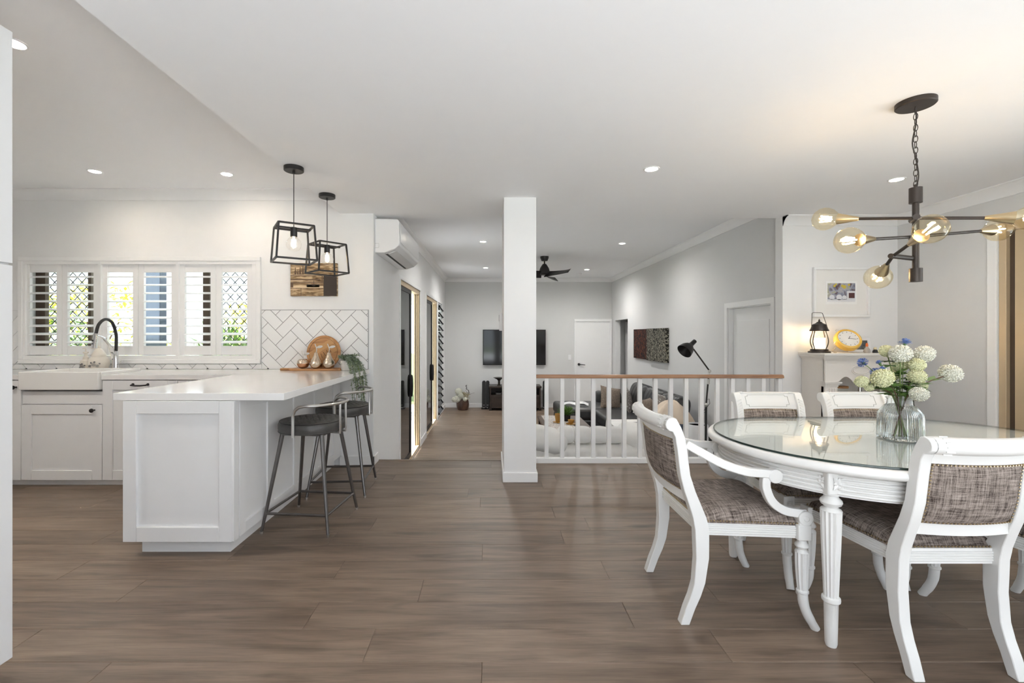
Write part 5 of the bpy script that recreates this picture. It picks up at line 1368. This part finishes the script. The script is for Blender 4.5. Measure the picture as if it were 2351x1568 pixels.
cushion('throw_cushion', wp(1522,936,6.25), .40, RZ(40) @ RX(-22) @ RY(20), RINGS, 'pale ring-print cushion beside the cream throw')
cushion('throw_cushion', wp(1493,938,6.5), .30, RZ(50) @ RX(-25), FUR, 'small shaggy speckled cushion partly hidden by the armchair scroll')
# cream throw heaped over the near end of the sofa
th_ = thing('throw_blanket', (2.40, 6.02, ZL+.46), 0, 'cream throw heaped over the near end of the sofa', 'blanket')
def heap(u_, v_):
    a = 2*pi*u_; r = v_; x = .30*r*cos(a); y = .32*r*sin(a)
    z = .40*(1-r**2.2) + .035*sin(5*a+3*r)*r*(1-r)*3 + .02*sin(9*a)*r
    if r > .85: z -= (r-.85)*1.6
    return (x*1.1+.02*sin(7*a)*r, y, max(z, -.36) if x < -.2 or y < -.25 else max(z, .005))
MB().grid(heap, 40, 12, cu=True).build('folds', BEIGE, th_, angle=80)
wt = thing('white_sheet', (1.72, 6.05, ZL), 0, 'white sheet hanging over the front of the leather sofa', 'sheet')
def sheet(u_, v_):
    y = -.05 + .55*u_; z = .50 - .46*v_; return (-.06 - .03*sin(u_*21)*v_ - .02*v_, y, z)
def sheet2(u_, v_): return (-.06 + .5*v_, -.05+.55*u_, .50+.01*sin(u_*14))
mb = MB(); mb.grid(sheet, 24, 8); mb.grid(sheet2, 24, 8); mb.build('cloth', LINEN, wt, angle=80)
mg = thing('magazine', wp(1322,927,8.2)[:2] + (ZL+.475,), radians(-12), 'open glossy magazine lying on the chaise', 'magazine')
def pg(s):
    return lambda u_, v_: (s*.22*u_, -.15+.30*v_, .004 + .035*sin(pi*min(1,u_*1.05))*(.6 if s < 0 else 1))
PRINTM = painting('magazine_page', [(.35,(.12,.13,.14)),(.45,(.7,.7,.7)),(.6,(.78,.78,.78)),(.72,(.3,.35,.45))], 11, .6)
for s in (-1,1): MB().grid(pg(s), 10, 2).build('page', PRINTM, mg)
B(-.225,.225,-.152,.152,0,.004).build('cover', PLASTIC, mg)

# ---- coffee table and what is on it
ct = thing('coffee_table', (1.085, 6.78, ZL), 0, 'low dark walnut coffee table before the corner sofa', 'table')
B(-.335,.335,-.58,.58,.38,.42).build('top', WALNUT, ct, bevel=.004)
for sx in (-1,1):
    for sy in (-1,1): B(sx*.29-.035, sx*.29+.035, sy*.53-.035, sy*.53+.035, 0, .38).build('leg', WALNUT, ct)
B(-.30,.30,-.54,.54,.10,.125).build('lower_shelf', WALNUT, ct)
rn = thing('table_runner', (1.0, 6.78, ZL+.42), 0, 'speckled woven runner along the coffee table', 'runner'); B(-.19,.19,-.585,.55,0,.006).build('weave', RUNNER, rn)
pp_ = thing('potted_fern', (px(1300,6.9), 6.9, ZL+.426), 0, 'small bright green fern in a black pot on the coffee table', 'plant')
MB().lathe([(.05,0),(.06,.01),(.065,.09),(.06,.092),(.055,.08),(0,.078)], 20).build('pot', BLACK, pp_)
mb = MB()
for i in range(90):
    a = random.uniform(0,2*pi); e = random.uniform(.15,1.3); l = random.uniform(.10,.20); d = Vector((cos(a)*cos(e), sin(a)*cos(e), sin(e))); leafmesh(mb, (0,0,.08), d, (0,0,1), l, .022); p = Vector((0,0,.08))+d*l*.6
    for k in range(3): leafmesh(mb, p, d+Vector((random.uniform(-.8,.8),random.uniform(-.8,.8),random.uniform(-.3,.5))), (0,0,1), .05, .012)
mb.build('fronds', LEAF, pp_)
AMB = mat('amber_ceramic', (.42,.22,.05), .2, var=.2)
for i, (x, Y_, lb) in enumerate(((1281,6.75,'upright amber cup left of the fern'), (1311,6.62,'amber teacup with saucer at the near side of the fern'))):
    t = thing('amber_cup', (px(x,Y_), Y_, ZL+.426), 0, lb, 'cup', 'cups on the coffee table')
    MB().lathe([(.055,0),(.075,.008),(.07,.012),(.02,.012)], 20).build('saucer', AMB, t); MB().lathe([(.025,.012),(.035,.02),(.045,.05 if i else .09),(.048,.065 if i else .13),(.043,.06 if i else .12),(.03,.025),(0,.02)], 20).build('cup', AMB, t)
    MB().tube([(.044,0,.05),(.07,0,.055),(.07,0,.03),(.04,0,.028)], .005, 6).build('handle', AMB, t)

# ---- white daybed just behind the balustrade
db = thing('white_daybed', (1.22, 5.15, ZL), 0, 'white linen daybed with channelled front just behind the balustrade', 'daybed')
def DB(x0,x1,y0,y1,z0,z1): return B(x0-1.22,x1-1.22,y0-5.15,y1-5.15,z0,z1)
DB(.40,2.02,4.78,5.62,.04,.30).build('base', LINEN, db, bevel=.02)
def mattress(u_, v_):
    x = .42 + 1.58*u_; n_ = 13; ripple = abs(sin(pi*n_*u_))**.5
    s = 2*pi*v_; sy = abs(cos(s))**.35*(1 if cos(s) >= 0 else -1); sz = abs(sin(s))**.45*(1 if sin(s) >= 0 else -1)
    e = min(1, 14*min(u_,1-u_))**.5; k = (.965+.035*ripple)*(.8+.2*e)
    return (x-1.22, .02+.40*sy*k, .425 + .125*sz*k)
MB().grid(mattress, 78, 28, cv=True).build('mattress', LINEN, db, angle=80)
def pillow_blob(name, c, sx, sy, sz, rot, label):
    t = thing(name, c, 0, label, 'pillow', 'white pillows on the daybed')
    def g(u_, v_):
        a = 2*pi*u_; b = pi*(v_-.5); f = lambda w_, p: abs(w_)**p*(1 if w_ >= 0 else -1)
        return tuple(rot @ Vector((sx*f(cos(b),.5)*f(cos(a),.5), sy*f(cos(b),.5)*f(sin(a),.5), sz*f(sin(b),.9))))
    MB().grid(g, 36, 18, cu=True).build('cover', LINEN, t, angle=80)
pillow_blob('floor_pillow', (.585, 4.99, .075), .235, .27, .135, RY(14) @ RX(-6), 'plump white pillow at the column end of the daybed')
pillow_blob('floor_pillow', (1.73, 5.12, .055), .27, .34, .13, RY(10) @ RX(2), 'plump white pillow sloping at the armchair end of the daybed')
bo = thing('bolster', (1.075, 4.93, .135), 0, 'long white bolster with gathered segments along the daybed', 'bolster', 'white pillows on the daybed')
def bol(u_, v_):
    x = -.365 + .73*u_; s = 2*pi*v_; k = .72 + .28*abs(sin(pi*4*u_))**.35; e = min(1, 20*min(u_,1-u_))**.5
    return (x, .095*k*e*cos(s), .095*k*e*sin(s))
MB().grid(bol, 80, 20, cv=True).build('cover', LINEN, bo, angle=80)

# ------------------------------------------------------------------ outdoors
B(-40, 40, -40, 45, -.70, -.62).build('ground_lawn', GRASS, kind='structure')
B(-4.6, XL-.085, YK+.14, 11.5, -.62, ZL-.04).build('ground_patio', STONEP, kind='structure')
B(-4, 14, -9, YR-.1, -.62, -.03).build('ground_bounce_terrace', STONEP, kind='structure')  # unseen pale slab added behind the camera to bounce sunlight onto the ceiling
B(XD+.12, 16, YR-.1, 6.5, -.62, -.03).build('ground_veranda', STONEP, kind='structure')  # unseen paving, widened so its sunlit part bounces light indoors
B(-2.45, XL-.085, 4.6, 11.4, 1.98, 2.06).build('ceiling_patio', CEIL, kind='structure')
B(XD+.12, 4.6, YR-.1, 6.5, 2.25, 2.35).build('ceiling_veranda', CEIL, kind='structure')  # unseen roof, cut back to let more light in from the right
B(-5.3, -2.8, YK+.14, 5.0, 2.45, 2.52).build('ceiling_eave', CEIL, kind='structure')
ps = thing('garden_post', (px(355,5.6), 5.6, -.62), 0, 'dark slate blue post seen through the middle shutters', 'post')
B(-.11, .11, -.06, .06, 0, 3.0).build('shaft', SLATE, ps, bevel=.01); B(-.14,.14,-.09,.09,0,.12).build('foot', SLATE, ps)
def fence(name, p, q_, n, label):
    p, q_ = Vector(p), Vector(q_); d = (q_-p); L_ = d.length; d.normalize()
    t = thing(name, (p.x, p.y, -.62), atan2(d.y, d.x), label, 'fence')
    w = L_/n
    me = B(.004, w-.004, -.01, .01, .03, 1.75).mesh('paling'); me.materials.append(FENCEM)
    for i in range(n):
        o = bpy.data.objects.new('paling', me); COL.objects.link(o); o.parent = t; o.location = (i*w, 0, 0)
    for z in (.3, 1.0, 1.6): B(0, L_, .01, .05, z, z+.08).build('fence_rail', FENCEM, t)
fence('paling_fence', (-10.5, 9.4, 0), (-5.6, 9.4, 0), 26, 'pale paling fence beyond the garden outside the kitchen window')
fence('paling_fence', (-5.6, 9.4, 0), (-5.6, 16.0, 0), 34, 'pale paling fence seen through the gap of the nearest sliding door')
def shrub(x, y, h, r, m, n, ll, lw, label, z=-.62, strap=False):
    t = thing('garden_shrub', (x, y, z), 0, label, 'shrub', 'shrubs in the garden outside')
    mb = MB()
    for i in range(n):
        if strap:
            a = random.uniform(0,2*pi); e = random.uniform(.3,1.4); d = Vector((cos(a)*cos(e), sin(a)*cos(e), sin(e))); c = Vector((random.uniform(-r,r)*.5, random.uniform(-r,r)*.5, random.uniform(.1,h*.75)))
            leafmesh(mb, c, d, (0,0,1), ll*random.uniform(.6,1.2), lw)
        else:
            a = random.uniform(0,2*pi); b = random.uniform(-1,1); k = random.uniform(.5,1)**.5; c = Vector((r*k*cos(a)*sqrt(1-b*b), r*k*sin(a)*sqrt(1-b*b), h*.55 + h*.45*b*k))
            d = Vector((random.uniform(-1,1), random.uniform(-1,1), random.uniform(-.6,.8))); leafmesh(mb, c, d, (0,0,1), ll*random.uniform(.7,1.3), lw)
    mb.build('foliage', m, t)
    sm = MB()
    for k in range(4): sm.tube([(0,0,0),(random.uniform(-r,r)*.3, random.uniform(-r,r)*.3, h*.4),(random.uniform(-r,r)*.6, random.uniform(-r,r)*.6, h*.75)], [.03,.02,.008], 6)
    sm.build('branches', STEM, t)
shrub(-7.6, 7.4, 2.6, .9, GARDEN, 1300, .16, .06, 'broad green shrub outside the leftmost shutters')
shrub(-5.75, 6.6, 2.7, .85, GARDENY, 1300, .14, .05, 'yellow-green shrub outside the middle left shutters')
shrub(-4.55, 8.6, 2.5, .7, GARDENY, 1100, .15, .05, 'yellow-green shrub beyond the slate post')
shrub(-3.3, 5.75, 2.3, .45, GARDEN, 420, .42, .045, 'strappy bright green plant outside the right hand shutters', strap=True)
shrub(-3.2, 9.0, 3.2, .7, GARDEN, 1300, .16, .05, 'tall green shrub behind the strappy plant')
shrub(-3.1, 12.6, 3.3, .8, GARDEN, 900, .2, .06, 'leafy shrub seen through the gap of the first sliding door')
shrub(-4.4, 12.2, 3.4, .9, GARDENY, 900, .2, .06, 'yellow-green shrub behind the patio outside the sliding doors')
